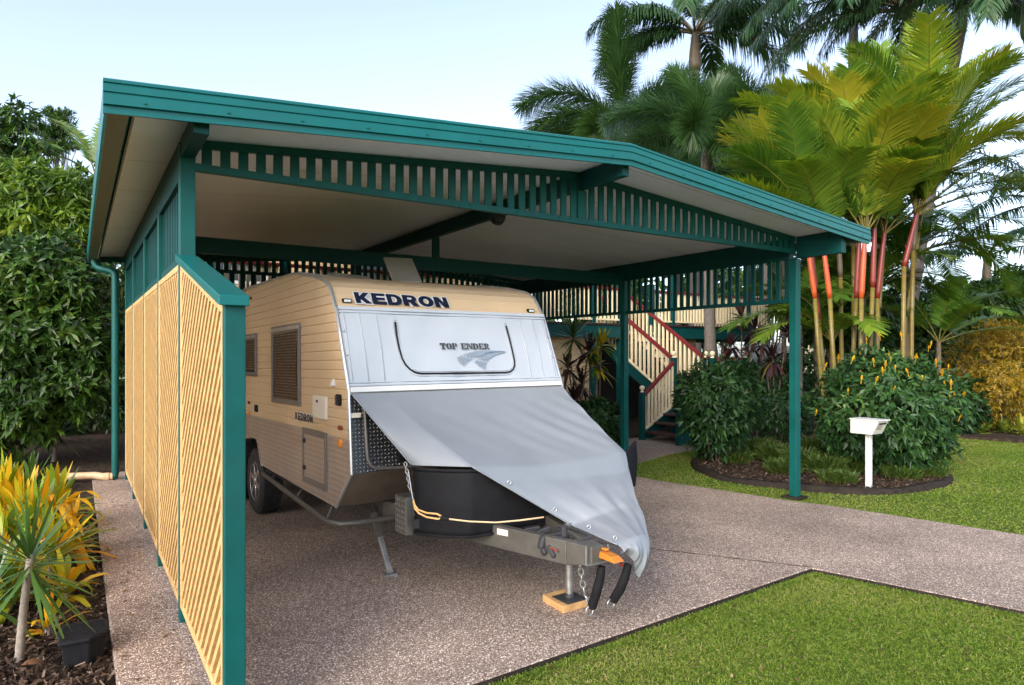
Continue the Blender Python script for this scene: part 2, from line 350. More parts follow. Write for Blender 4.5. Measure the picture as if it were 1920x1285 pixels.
for (x, y) in bl:
    dx, dy = x - ctr[0], y - ctr[1]; L = math.hypot(dx, dy); dx /= L; dy /= L
    wv = .012 * math.sin(7 * x + 5 * y)
    ring.append([(x - dx * .02, y - dy * .02, .0), (x - dx * .02, y - dy * .02, .05 + wv), (x + dx * .03, y + dy * .03, .045 + wv), (x + dx * .07, y + dy * .07, .015), (x + dx * .08, y + dy * .08, -.04)])
vs = [p for r_ in ring for p in r_]; fs = []
for i in range(N_):
    for j in range(4): a = i * 5 + j; b = ((i + 1) % N_) * 5 + j; fs.append((a, b, b + 1, a + 1))
eo = MB().add(vs, fs).build('bed_edging', M['edging'], smooth=True); tag(eo, kind='structure')
# left bed (mulch) and right rear bed
lb = [(.165, 11), (.165, -2), (-4, -2), (-9, 4), (-14, 18), (-6, 26), (2, 22), (3, 11.2)]
lo = MB().prism(lb, -.08, -.03).build('left_garden_bed', M['soil']); tag(lo, kind='structure')
rb = [(11.8, 8.4), (14.7, 6.5), (15.0, 5.1), (16.5, 4.2), (30, 0), (40, 20), (20, 30), (12, 13), (10.5, 9.7), (10.5, 8.4)]
ro = MB().prism(rb, -.08, .03).build('right_garden_bed', M['soil']); tag(ro, kind='structure')
hb = [(7.65, 10.65), (8.9, 9.75), (10.4, 9.65), (12, 13), (12, 16), (-2, 16), (-2, 11.3), (.1, 11.0), (7.2, 11.0)]
ho = MB().prism(hb, -.08, .02).build('house_garden_bed', M['soil']); tag(ho, kind='structure')

def inpoly(x, y, P):
    P = np.array(P); r = np.zeros(len(x), bool); j = len(P) - 1
    for i in range(len(P)):
        c = ((P[i, 1] > y) != (P[j, 1] > y)) & (x < (P[j, 0] - P[i, 0]) * (y - P[i, 1]) / (P[j, 1] - P[i, 1] + 1e-12) + P[i, 0]); r ^= c; j = i
    return r
def scatter(P, n, box):
    x = rng.uniform(box[0], box[1], n); y = rng.uniform(box[2], box[3], n); k = inpoly(x, y, P)
    # keep only what the camera could roughly see, with a margin
    c, s = math.cos(TH), math.sin(TH); dd = x * s + y * c; rr = x * c - y * s
    k &= (dd > .8) & (np.abs(rr) < dd * .95 + .6)
    return x[k], y[k]
M['grass'] = leafmat('lawn_grass', [(.050, .10, .010), (.105, .195, .016), (.18, .265, .03), (.28, .30, .07), (.42, .34, .16)], .55, .35, (.36, .3, .16), .25)
def grass(name, P, n, box, h, wd, lift=-.025):
    x, y = scatter(P, n, box); N = len(x); f = FB()
    patch = np.sin(x * 3.1 + 1.3 * np.sin(y * 2.3)) * np.sin(y * 3.7 + x) * .5 + .5
    big = np.sin(x * .9 + y * 1.7 + 1) * np.sin(x * 1.6 - y * .8) * .5 + .5; tint = np.clip(rng.normal(.27, .17, N) + .12 * patch + .24 * big, 0, .9)
    dry = rng.random(N) < .05 + .17 * big * patch; tint[dry] = rng.uniform(.66, .9, dry.sum())
    dr = rng.normal(size=(N, 3)); dr[:, 2] = np.abs(rng.normal(1.25, .5, N)) ; dr[dry, 2] *= .25
    f.strips(np.stack([x, y, np.full(N, lift)], 1), dr, rng.normal(size=(N, 3)), rng.uniform(.5, 1.2, N) * h, wd * rng.uniform(.7, 1.3, N), .35, tint, prof=((0, .8), (.55, .9), (1, .08)))
    return tag(f.build(name, M['grass'], smooth=False), 'short green lawn grass with scattered dry yellow blades', 'grass', kind='stuff')
g1 = grass('lawn_grass', front, 260000, (1.2, 6.6, .4, 3.05), .045, .0045, -.05); g1['label'] = 'short lawn grass with straw coloured blades in the front corner below the slab'
g2 = grass('lawn_grass', [p for p in side_], 330000, (6.4, 17, .5, 8.4), .042, .009); g2['label'] = 'bright mown lawn grass around the curved island bed right of the drive'
# blades hanging over the concrete edges
def edge_grass(P, n, wd, h, z0=-.02):
    f = FB()
    for (a, b) in zip(P, P[1:]):
        a, b = np.array(a), np.array(b); L = np.linalg.norm(b - a); m = int(n * L); t = rng.random(m)[:, None]; q = a + (b - a) * t; nn_ = np.array([-(b - a)[1], (b - a)[0]]) / L
        d = np.stack([nn_[0] * rng.uniform(-.3, 1.1, m), nn_[1] * rng.uniform(-.3, 1.1, m), rng.uniform(.25, 1.1, m)], 1) + rng.normal(0, .45, (m, 3)) * np.array([1, 1, .1])
        q = q - nn_ * rng.uniform(-.012, .04, (m, 1))
        f.strips(np.concatenate([q, np.full((m, 1), z0)], 1), d, rng.normal(size=(m, 3)), h * rng.uniform(.5, 1.4, m), wd, .4, np.clip(rng.normal(.36, .22, m), 0, .9), prof=((0, .8), (.55, .9), (1, .08)))
    return f
f_ = edge_grass(front[:7], 2600, .0045, .06, -.045); tag(f_.build('lawn_edge_grass', M['grass'], smooth=False), 'grass blades hanging over the edge of the slab at the front lawn', 'grass', kind='stuff')
f_ = edge_grass(side_[:14], 1500, .008, .05); tag(f_.build('lawn_edge_grass', M['grass'], smooth=False), 'grass blades along the right edge of the drive and garden path', 'grass', kind='stuff')
ja, jb_ = G(1215, 1029), G(1519, 1064); jm = MB()
jd = (jb_ - ja).normalized(); jn = Vector((-jd.y, jd.x, 0)) * .005; ja = ja - jd * 2.6
jm.add([ja - jn, jb_ - jn, jb_ + jn, ja + jn], [(0, 1, 2, 3)]); jo = jm.build('driveway_joint', M['edging'], fix=False); jo.location.z = .004; tag(jo, kind='structure')
# longer tufts and a little leaf litter
x, y = scatter(front, 5200, (1.2, 6.6, .4, 3.0)); k = np.sin(x * 5 + y * 3) * np.sin(y * 6 - x * 2) > .15; x, y = x[k], y[k]; f_ = FB(); m_ = len(x)
dd_ = rng.normal(size=(m_, 3)); dd_[:, 2] = np.abs(dd_[:, 2]) + .5
f_.strips(np.stack([x, y, np.full(m_, -.05)], 1), dd_, rng.normal(size=(m_, 3)), rng.uniform(.05, .10, m_), .006, .5, np.clip(rng.normal(.35, .25, m_), 0, .9), prof=((0, .8), (.5, 1), (1, .08)))
tag(f_.build('lawn_tufts', M['grass'], smooth=False), 'longer uneven blades standing out of the front corner lawn', 'grass', kind='stuff')
def litter(P, n, box, z):
    x, y = scatter(P, n, box); m = len(x); f = FB(); d = rng.normal(size=(m, 3)); d[:, 2] = np.abs(d[:, 2]) * .12
    f.strips(np.stack([x, y, np.full(m, z)], 1), d, np.cross(d, UP), rng.uniform(.02, .055, m), rng.uniform(.010, .022, m), -.05, np.clip(rng.beta(1.6, 2.2, m), 0, .9), prof=((0, .15), (.4, 1), (1, .05))); return f
M['litter'] = leafmat('litter_leaf', [(.05, .03, .018), (.13, .075, .035), (.26, .17, .08), (.36, .30, .14)], .8, .1, (.2, .1, .05), .2)
tag(litter(front, 130, (1.2, 6.6, .4, 3.0), -.018).build('leaf_litter', M['litter'], smooth=False), 'tiny dry leaves scattered over the front corner lawn', 'leaf litter', kind='stuff')
tag(litter([(.18, 3), (.5, 3), (.5, 10.8), (.18, 10.8)], 90, (.18, .5, 3, 10.8), .004).build('leaf_litter', M['litter'], smooth=False), 'tiny dry leaves along the narrow path outside the lattice', 'leaf litter', kind='stuff')
tag(litter([(4.9, 2.9), (7.2, 2.4), (6.8, 4.5), (6.4, 6.7), (8.6, 7.7), (9, 8.2), (6.2, 7.2)], 90, (4.9, 9, 2.4, 8.2), .004).build('leaf_litter', M['litter'], smooth=False), 'tiny dry leaves on the right hand drive and garden path', 'leaf litter', kind='stuff')
# bark mulch pieces and fallen leaves
def chips(name, P, n, box, z, lab):
    x, y = scatter(P, n, box); N = len(x); f = FB(); d = rng.normal(size=(N, 3)); d[:, 2] = np.abs(d[:, 2]) * .35
    f.strips(np.stack([x, y, z + rng.uniform(0, .02, N)], 1), d, rng.normal(size=(N, 3)) + UP * .1, rng.uniform(.015, .06, N), rng.uniform(.006, .02, N), 0, np.clip(rng.beta(1.3, 3, N), 0, .9), prof=((0, .9), (1, .7)))
    return tag(f.build(name, M['chip'], smooth=False), lab, 'mulch', kind='stuff')
M['chip'] = leafmat('bark_chips', [(.02, .014, .01), (.06, .04, .028), (.13, .085, .06), (.3, .22, .17)], .9, .0, (.3, .2, .1), .1)
chips('bark_mulch', lb, 26000, (-1.6, .17, 2.5, 8.5), -.03, 'dark bark mulch in the narrow bed along the left path')
chips('bark_mulch', bl, 12000, (7.2, 11.6, 4, 8), .02, 'dark bark mulch inside the curved island bed')

# ================================================================== CARPORT
X0, X1, YF, YM, YB = .54, 7.095, 4.607, 7.5, 10.25
RX, RY0, RY1 = 3.80, 4.0, 10.75
cp = thing('carport', 'teal open gabled carport with white ceiling and cream lattice side screen', 'carport', (X0, YF, 0))
def cpm(mb, name, mat, parent=None, **k):
    off = Vector((X0, YF, 0)); mb.v = [tuple(Vector(v) - off) for v in mb.v]
    return mb.build(name, mat, parent or cp, **k)
def ceilz(x): return 3.012 + .0847 * (min(x, 2 * RX - x) - .1)
P_ = .09
# posts
for (y, top) in ((YF, 3.02), (5.92, 2.8), (7.263, 2.8), (8.8, 2.8), (10.2, 2.8)):
    cpm(MB().box((X0, y, 0), (X0 + P_, y + P_, top)), 'post', M['teal'], bevel=.004)
for y in (YF, YM, YB):
    p = cpm(MB().box((X1 - P_, y, .012), (X1, y + P_, 2.80)), 'post', M['teal'], bevel=.004)
    cpm(MB().box((X1 - .17, y - .06, -.005), (X1 + .06, y + .15, .018)), 'post_footing', M['edging'], bevel=.006)
# beams along the eaves
for x in (X0 + .004, X1 - P_ + .004):
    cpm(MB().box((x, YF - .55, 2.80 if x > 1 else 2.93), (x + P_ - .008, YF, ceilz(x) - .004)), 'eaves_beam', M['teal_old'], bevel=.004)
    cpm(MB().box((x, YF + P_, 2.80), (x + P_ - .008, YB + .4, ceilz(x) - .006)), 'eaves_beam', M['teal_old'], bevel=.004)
# cross beams with king posts, ridge beam
for y in (YM,):
    cpm(MB().box((X0 + P_, y, 2.735), (X1 - P_, y + .05, 2.905)), 'cross_beam', M['teal_old'], bevel=.004)
    cpm(MB().box((RX - .045, y + .004, 2.905), (RX + .045, y + .046, 3.16)), 'king_post', M['teal_old'])
cpm(MB().box((RX - .035, RY0 + .05, 3.165), (RX + .035, RY1 - .1, 3.318)), 'ridge_beam', M['teal_old'], bevel=.003)
# gable screens (front and back)
def gable(y, name):
    b = MB()
    b.box((X0 + P_, y, 2.856), (X1 - P_, y + .045, 2.905))
    b.box((RX - .05, y + .002, 2.905), (RX + .05, y + .055, 3.16))
    g = cpm(b, name, M['teal'], bevel=.003)
    t = MB()
    for (xa, xb) in ((X0 + P_, RX - .05), (RX + .05, X1 - P_)):
        za, zb = ceilz(xa) - .004, ceilz(xb) - .004
        t.hexa([(xa, y + .003, za - .05), (xb, y + .003, zb - .05), (xb, y + .045, zb - .05), (xa, y + .045, za - .05)], [(xa, y + .003, za), (xb, y + .003, zb), (xb, y + .045, zb), (xa, y + .045, za)])
    t = cpm(t, 'rail', M['teal'], g); t.matrix_parent_inverse = Matrix()
    n = 28
    for (xa, xb) in ((X0 + P_, RX - .05), (RX + .05, X1 - P_)):
        st = (xb - xa) / n; s = MB()
        for i in range(n):
            x = xa + st * (i + .5) + .012
            s.box((x - .030, y + .012, 2.900), (x + .030, y + .032, ceilz(x) - .054 + .006))
        cpm(s, 'slats', M['teal'], g)
    if name == 'front_gable_screen':
        h = MB()
        for i in range(14):
            x = X0 + .3 + i * .45
            h.lathe([(.0001, -.004), (.008, -.004), (.009, 0), (.009, .003)], (x, y - .001, 2.88), 8, 'Y')
        cpm(h, 'screws', M['teal'], g)
gable(YF, 'front_gable_screen'); gable(YB + .02, 'rear_gable_screen')
# slatted fringe below the eaves: right side and rear, left side above the lattice
def fringe(x, y0, y1, z0, z1, pitch, wd, name):
    b = MB().box((x + .02, y0, z0), (x + .07, y1, z0 + .045)); g = cpm(b, name, M['teal_old'], bevel=.003)
    s = MB(); n = int(round((y1 - y0) / pitch))
    for i in range(n):
        yy = y0 + (i + .5) * (y1 - y0) / n; s.box((x + .033, yy - wd / 2, z0 + .045), (x + .056, yy + wd / 2, z1))
    cpm(s, 'slats', M['teal_old'], g); return g
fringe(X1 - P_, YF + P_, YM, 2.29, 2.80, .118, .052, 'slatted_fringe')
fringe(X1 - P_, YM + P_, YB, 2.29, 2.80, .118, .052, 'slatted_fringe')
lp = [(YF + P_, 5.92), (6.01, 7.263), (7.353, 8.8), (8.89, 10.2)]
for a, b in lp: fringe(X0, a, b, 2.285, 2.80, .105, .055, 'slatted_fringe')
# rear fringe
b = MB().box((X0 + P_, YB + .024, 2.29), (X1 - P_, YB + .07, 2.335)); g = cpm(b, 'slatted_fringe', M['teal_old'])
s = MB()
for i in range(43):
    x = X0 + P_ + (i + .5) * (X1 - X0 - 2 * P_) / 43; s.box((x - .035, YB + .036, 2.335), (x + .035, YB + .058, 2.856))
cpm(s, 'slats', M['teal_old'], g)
# lattice panels along the left side
def lattice(y0, y1, ztop0, ztop1, z0=.10):
    """y0 front (near), y1 back; ztop at each"""
    x = X0 + .0205; fr = MB(); wf = .042
    def zt(y): return ztop0 + (ztop1 - ztop0) * (y - y0) / (y1 - y0)
    fr.box((x - .02, y0, z0), (x + .03, y1, z0 + wf))
    fr.hexa([(x - .02, y0, z0 + wf), (x + .03, y0, z0 + wf), (x + .03, y0 + wf, z0 + wf), (x - .02, y0 + wf, z0 + wf)], [(x - .02, y0, zt(y0) - wf), (x + .03, y0, zt(y0) - wf), (x + .03, y0 + wf, zt(y0 + wf) - wf), (x - .02, y0 + wf, zt(y0 + wf) - wf)])
    fr.hexa([(x - .02, y1 - wf, z0 + wf), (x + .03, y1 - wf, z0 + wf), (x + .03, y1, z0 + wf), (x - .02, y1, z0 + wf)], [(x - .02, y1 - wf, zt(y1 - wf) - wf), (x + .03, y1 - wf, zt(y1 - wf) - wf), (x + .03, y1, zt(y1) - wf), (x - .02, y1, zt(y1) - wf)])
    fr.hexa([(x - .02, y0, zt(y0) - wf), (x + .03, y0, zt(y0) - wf), (x + .03, y1, zt(y1) - wf), (x - .02, y1, zt(y1) - wf)], [(x - .02, y0, zt(y0)), (x + .03, y0, zt(y0)), (x + .03, y1, zt(y1)), (x - .02, y1, zt(y1))])
    g = cpm(fr, 'lattice_panel', M['lath'], bevel=.004)
    ya, yb, za = y0 + wf, y1 - wf, z0 + wf
    def clip(c, sg):                       # the line z = za + sg*(y-ya) + c inside the panel opening
        lo, hi = ya, yb; f = lambda y: za + sg * (y - ya) + c
        if sg > 0: lo = max(lo, ya - c)
        else: hi = min(hi, ya + c)
        # below the sloped top: f(y) <= zt(y)-wf
        k = (ztop1 - ztop0) / (y1 - y0); A = sg - k; B = (ztop0 - wf + k * (ya - y0)) - za - c   # A*(y-ya) <= B
        if A > 0: hi = min(hi, ya + B / A)
        elif A < 0: lo = max(lo, ya + B / A)
        return (lo, f(lo), hi, f(hi)) if hi - lo > .03 else None
    for sg, xo in ((-1, -.008), (1, .012)):
        s = MB(); c = -2.6 + .11 * random.random()
        while c < 4.2:
            q = clip(c, sg)
            if q: s.bar((x + xo, q[0], q[1]), (x + xo, q[2], q[3]), .016, .034, up=(0, .70710678, .70710678 * (-sg)) if False else (0, -sg, 1))
            c += .11
        cpm(s, 'laths', M['lath'], g)
lattice(3.115 + .052, YF - .002, 1.915, 2.265)
for a, b in ((YF + .086, 5.922), (6.006, 7.265), (7.35, 8.802), (8.886, 10.202)): lattice(a, b, 2.265, 2.265)
cpm(MB().hexa([(X0, 3.115, 0), (X0 + P_, 3.115, 0), (X0 + P_, 3.165, 0), (X0, 3.165, 0)], [(X0, 3.115, 1.915), (X0 + P_, 3.115, 1.915), (X0 + P_, 3.165, 1.927), (X0, 3.165, 1.927)]), 'post', M['teal'], bevel=.005)
cpm(MB().hexa([(X0 - .028, 3.085, 1.906), (X0 + .10, 3.085, 1.906), (X0 + .10, YF - .004, 2.271), (X0 - .028, YF - .004, 2.271)], [(X0 - .028, 3.085, 1.952), (X0 + .10, 3.085, 1.952), (X0 + .10, YF - .004, 2.315), (X0 - .028, YF - .004, 2.315)]), 'capping', M['teal_gloss'], bevel=.004)
# roof: insulated panels, white underside
def roofhalf(xa, xb):
    m = MB(); ra, rb_ = ceilz(xa), ceilz(xb)
    m.add([(xa, RY0 + .02, ra), (xb, RY0 + .02, rb_), (xb, RY1, rb_), (xa, RY1, ra)], [(0, 1, 2, 3)]); return m
cpm(MB().add(roofhalf(.25, RX).v + [(2 * RX - .25, RY0 + .02, ceilz(.25)), (2 * RX - .25, RY1, ceilz(.25))], [(0, 1, 2, 3), (1, 4, 5, 2)]), 'ceiling', M['ceiling'], fix=False)
t = MB()
zt0 = lambda x: ceilz(x) + .075
t.hexa([(.2, RY0 + .01, ceilz(.2) + .006), (RX, RY0 + .01, ceilz(RX) + .006), (RX, RY1, ceilz(RX) + .006), (.2, RY1, ceilz(.2) + .006)], [(.2, RY0 + .01, zt0(.2)), (RX, RY0 + .01, zt0(RX)), (RX, RY1, zt0(RX)), (.2, RY1, zt0(.2))])
xr = 2 * RX - .2
t.hexa([(RX, RY0 + .01, ceilz(RX) + .006), (xr, RY0 + .01, ceilz(xr) + .006), (xr, RY1, ceilz(xr) + .006), (RX, RY1, ceilz(RX) + .006)], [(RX, RY0 + .01, zt0(RX)), (xr, RY0 + .01, zt0(xr)), (xr, RY1, zt0(xr)), (RX, RY1, zt0(RX))])
cpm(t, 'roof_sheeting', M['teal_gloss'])
# barge capping with rolled ribs, lower strip
def barge(y, sgn, name):
    # profile in (offset from face, height above ceiling line)
    prof = [(.0, -.075), (-.012, -.073), (-.012, -.035), (-.03, -.030), (-.03, .022), (-.022, .027), (-.022, .031), (-.03, .036), (-.03, .070), (-.022, .075), (-.022, .079), (-.03, .084), (-.03, .098), (-.018, .106), (.08, .104)]
    xs = [.112, RX, 7.44]; zs = [3.012 + .0847 * (.0), ceilz(RX), 3.012]
    zs = [3.006, 3.310, 2.99]
    m = MB(); v = []; f = []; n = len(prof)
    for x, z in zip(xs, zs):
        for (o, h) in prof: v.append((x, y + sgn * o, z + h))
    for i in range(2):
        for j in range(n - 1): f.append((i * n + j, (i + 1) * n + j, (i + 1) * n + j + 1, i * n + j + 1))
    f += [tuple(range(n)), tuple(2 * n + j for j in range(n))]
    o = cpm(m.add(v, f), name, M['teal_gloss'], smooth=False)
    sc = MB()
    for i in range(18):
        x = .3 + i * .41; z = 3.006 + (3.310 - 3.006) * (x - .112) / (RX - .112) if x < RX else 3.310 - .32 * (x - RX) / (7.44 - RX)
        sc.lathe([(.0001, -sgn * .008), (.006, -sgn * .008), (.008, -sgn * .003), (.008, 0)], (x, y - sgn * .03, z - .008), 8, 'Y')
    cpm(sc, 'screws', M['teal_gloss'], o)
    return o
barge(RY0, 1, 'barge_capping'); barge(RY1, -1, 'barge_capping')
rc = MB().hexa([(RX - .11, RY0 + .081, zt0(RX) - .006), (RX + .11, RY0 + .081, zt0(RX) - .006), (RX + .11, RY1 - .081, zt0(RX) - .006), (RX - .11, RY1 - .081, zt0(RX) - .006)], [(RX - .01, RY0 + .081, zt0(RX) + .018), (RX + .01, RY0 + .081, zt0(RX) + .018), (RX + .01, RY1 - .081, zt0(RX) + .018), (RX - .01, RY1 - .081, zt0(RX) + .018)])
cpm(rc, 'ridge_cap', M['teal_gloss'])
# gutters
for sx, nm in ((1, 'gutter'), (-1, 'gutter')):
    def gx(o): return .118 + o if sx > 0 else 7.43 - o
    pf = [(.125, 3.045), (.118, 3.045), (.118, 2.955), (.110, 2.948), (.012, 2.948), (.0, 2.958), (.0, 3.03), (-.006, 3.08), (.004, 3.092), (.010, 3.085), (.006, 3.03), (.008, 2.962), (.02, 2.954), (.105, 2.954), (.112, 2.96), (.112, 3.045)]
    m = MB(); n = len(pf); y0, y1 = RY0 - .004, RY1 + .01
    m.v = [(gx(o), y0, z) for o, z in pf] + [(gx(o), y1, z) for o, z in pf]
    m.f = [(j, (j + 1) % n, n + (j + 1) % n, n + j) for j in range(n)]
    gt = cpm(m, nm, M['teal_gloss'])
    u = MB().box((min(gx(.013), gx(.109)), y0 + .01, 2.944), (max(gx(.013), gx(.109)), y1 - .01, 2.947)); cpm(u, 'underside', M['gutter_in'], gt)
    e = MB().box((min(gx(.009), gx(.111)), y1 - .012, 2.955), (max(gx(.009), gx(.111)), y1 - .008, 3.06)); cpm(e, 'end_cap', M['teal_gloss'], gt)
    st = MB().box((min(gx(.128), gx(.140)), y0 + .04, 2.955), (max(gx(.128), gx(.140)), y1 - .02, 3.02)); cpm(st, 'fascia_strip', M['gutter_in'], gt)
# downpipe at the rear left corner
dp = MB().tube([(.20, 10.45, 2.95), (.20, 10.45, 2.90), (.215, 10.44, 2.855), (.25, 10.42, 2.83), (.36, 10.35, 2.80), (.40, 10.33, 2.785), (.425, 10.315, 2.75), (.43, 10.31, 2.68), (.43, 10.31, .10), (.425, 10.31, .05), (.39, 10.31, .035)], .045, 12)
dpo = cpm(dp, 'downpipe', M['teal'], smooth='auto')
pv = MB().tube([(.40, 10.31, .045), (.33, 10.32, .045), (.27, 10.36, .05), (.2, 10.43, .06), (.1, 10.47, .06), (-.75, 10.75, .055)], .048, 12)
pv.tube([(.30, 10.32, .045), (.36, 10.31, .045)], .056, 12)
cpm(pv, 'drain_pipe', M['pvc'], dpo, smooth='auto')
# bulkhead lamp under the ridge
lm = MB().lathe([(.0001, -.06), (.05, -.055), (.07, -.03), (.075, 0), (.085, .004), (.085, .02), (.0001, .02)], (RX - .04, 5.98, 3.14), 16)
lmo = cpm(lm, 'bulkhead_lamp', M['dark'], smooth='auto')
cg = MB()
for a in range(4): cg.tube([(RX - .04 + .08 * math.cos(t) * math.cos(a * math.pi / 4), 5.98 + .08 * math.cos(t) * math.sin(a * math.pi / 4), 3.14 - .075 * math.sin(t)) for t in np.linspace(0, math.pi, 9)], .004, 5)
cpm(cg, 'cage', M['dark'], lmo)
# ================================================================== CARAVAN
CV = thing('caravan', 'tan ribbed off road caravan with tread plate skirt, white front cover and bold dark lettering', 'caravan', (2.599, 4.6, 0), (-.016, 0, .021))
CMAT = Matrix.Translation(CV.location) @ Euler(CV.rotation_euler).to_matrix().to_4x4()
CINV = CMAT.inverted()
def Wl(x, y, z): return CMAT @ Vector((x, y, z))
def CL(p): return CINV @ Vector(p)
HW = .972
M['siding'] = pm('tan_siding', (.59, .43, .265), .38, 0, .05, 4, .02, 30, .5)
M['cplate'] = plate('tread_plate', (.52, .43, .36), 24, .36, .6)
M['fplate'] = plate('front_tread_plate', (.09, .095, .11), 36, .36, .85, ('X', 'Z'))
M['mplate'] = plate('bright_tread_plate', (.26, .25, .24), 26, .36, .8)
M['under_alu'] = pm('dull_aluminium', (.22, .18, .14), .5, .5, .25, 4, .05, 30, dirt=.3)
M['vinyl'] = pm('white_vinyl', (.43, .465, .51), .42, 0, .04, 3, .22, 9, .45)
M['glass'] = pm('dark_window', (.012, .010, .010), .08, 0, .1, 3)
M['frame'] = pm('grey_window_frame', (.20, .185, .175), .4, .4, .1, 10)
M['mesh'] = pm('brown_blind', (.16, .10, .06), .7, 0, .2, 30)
M['hatchlid'] = pm('grey_plastic', (.36, .34, .31), .5, 0, .1, 6)
M['offwhite'] = pm('offwhite_plastic', (.72, .66, .56), .4, 0, .05, 6)
FP = [(.546, .262), (.834, -.052), (1.412, -.012), (2.01, .231), (2.08, .287), (2.15, .333), (2.208, .381), (2.25, .455), (2.276, .521), (2.341, .821), (2.414, 1.304), (2.449, 3.1)]
def yf(z):
    for (a, b), (c, d) in zip(FP, FP[1:]):
        if a <= z <= c: return b + (d - b) * (z - a) / (c - a)
    return FP[-1][1]
def yb(z): return 5.4 if z < 2.25 else 5.4 - (z - 2.25) * 4.0 - 0
lev = []; z = 1.07
while z < 2.41:
    lev += [(z, .007), (z + .006, 0), (z + .062, 0), (z + .067, .007)]; z += .072
lev = [q for q in lev if q[0] < 2.44]
for zz, _ in FP:
    if zz > 1.1 and zz < 2.44 and all(abs(zz - q[0]) > .006 for q in lev): lev.append((zz, 0))
lev.sort(); lev.append((2.449, 0))
bm_ = MB()
for sx in (-1, 1):
    v = []; f = []
    for z, o in lev: v += [(sx * (HW - o), yf(z), z), (sx * (HW - o), yb(z), z)]
    for i in range(len(lev) - 1): f.append((2 * i, 2 * i + 1, 2 * i + 3, 2 * i + 2))
    bm_.add(v, f)
# front band above the cover and the roof, with ribs across
pr = [(2.02, .239, 0)]
z = 2.045
front = [(.242, 2.021)] + [(b, a) for a, b in FP if a > 2.03] + [(5.0, 2.35), (5.4, 2.25)]
fine = []
for (a, b), (c, d) in zip(front, front[1:]):
    L = math.hypot(c - a, d - b); n = max(1, int(L / .072))
    nx, nz = (d - b) / L, -(c - a) / L
    for k in range(n):
        t = k / n
        for dt, o in ((0, .005), (.006 / L, 0), (L / n / L - .004 / L, 0)) if L < 2.2 else ((0, 0),):
            tt = t + dt; fine.append((a + (c - a) * tt + nx * o, b + (d - b) * tt + nz * o))
fine.append(front[-1])
v = []
for y, z in fine: v += [(-HW, y, z), (HW, y, z)]
bm_.add(v, [(2 * i, 2 * i + 1, 2 * i + 3, 2 * i + 2) for i in range(len(fine) - 1)])
bm_.add([(-HW, 5.4, .6), (HW, 5.4, .6), (HW, 5.4, 2.25), (-HW, 5.4, 2.25)], [(0, 1, 2, 3)])
bm_.build('body', M['siding'], CV, fix=False)
# skirt of tread plate with the wheel arch
for sx in (-1, 1):
    P = [(.262, .546), (-.052, .834), (yf(1.076), 1.076), (5.4, 1.076), (5.4, .64), (4.30, .62), (4.12, .842), (2.576, .839), (2.396, .592)]
    MB().sheet([(sx * (HW - .006), y, z) for y, z in P], .012, (sx, 0, 0)).build('skirt_plate', M['cplate'], CV)
    MB().bar((sx * (HW + .005), 2.392, .59), (sx * (HW + .005), 2.572, .842), .012, .03, (sx, 0, 0)).build('arch_trim', M['cplate'], CV)
MB().box((-HW + .01, 2.35, .845), (-HW + .4, 4.3, .86)).box((-HW + .4, 2.35, .5), (-HW + .41, 4.3, .86)).box((-HW + .008, .262, .545), (HW - .008, 2.35, .555)).box((-HW + .41, 2.35, .55), (HW - .41, 5.39, .56)).build('underbody', M['dark'], CV)
# front: upper sloped panel, tread plate panel, return to the chassis
def FU(x, z, o=0): return (x, .234 - (2.041 - z) * .246 / .629 - .931 * o, z + .364 * o)
MB().add([FU(-HW, 2.021), FU(HW, 2.021), FU(HW, 1.40), FU(-HW, 1.40)], [(0, 1, 2, 3)]).build('front_panel', M['white'], CV, fix=False)
MB().add([(-HW, -.012, 1.41), (HW, -.012, 1.41), (HW, -.052, .834), (-HW, -.052, .834)], [(0, 1, 2, 3)]).build('front_plate', M['fplate'], CV, fix=False)
MB().add([(-HW, -.052, .834), (HW, -.052, .834), (HW, .262, .546), (-HW, .262, .546)], [(0, 1, 2, 3)]).build('front_return', M['under_alu'], CV, fix=False)
# boot frame and door on the tread plate
def FL(x, z, o=0): return (x, -.052 + (z - .834) * .0692 - o, z)
pts = [FL(-.868, 1.36, .008), FL(-.862, 1.24, .008), FL(-.856, 1.01, .008), FL(-.85, .93, .008), FL(-.83, .885, .008), FL(-.79, .862, .008), FL(-.64, .848, .008), FL(.79, .848, .008), FL(.83, .885, .008), FL(.856, 1.0, .008), FL(.868, 1.36, .008)]
MB().tube(pts, .013, 8).build('boot_frame', M['frame'], CV, smooth='auto')
MB().box((-.965, -.055, 1.235), (-.90, -.035, 1.268)).build('plate_label', M['offwhite'], CV)
MB().box((-.62, -.09, .90), (-.56, -.05, 1.02)).build('boot_latch', M['black'], CV, bevel=.005)
# corner trim following the profile, both sides
for sx in (-1, 1):
    t = MB(); path = [(y, z) for z, y in FP[:-1]] + [(2.2, 2.437), (3.1, 2.452), (5.0, 2.352), (5.4, 2.25)]
    t.tube([(sx * (HW + .002), y - .004, z + .003) for y, z in path], .0135, 8)
    t.build('corner_trim', M['alu'], CV, smooth='auto')
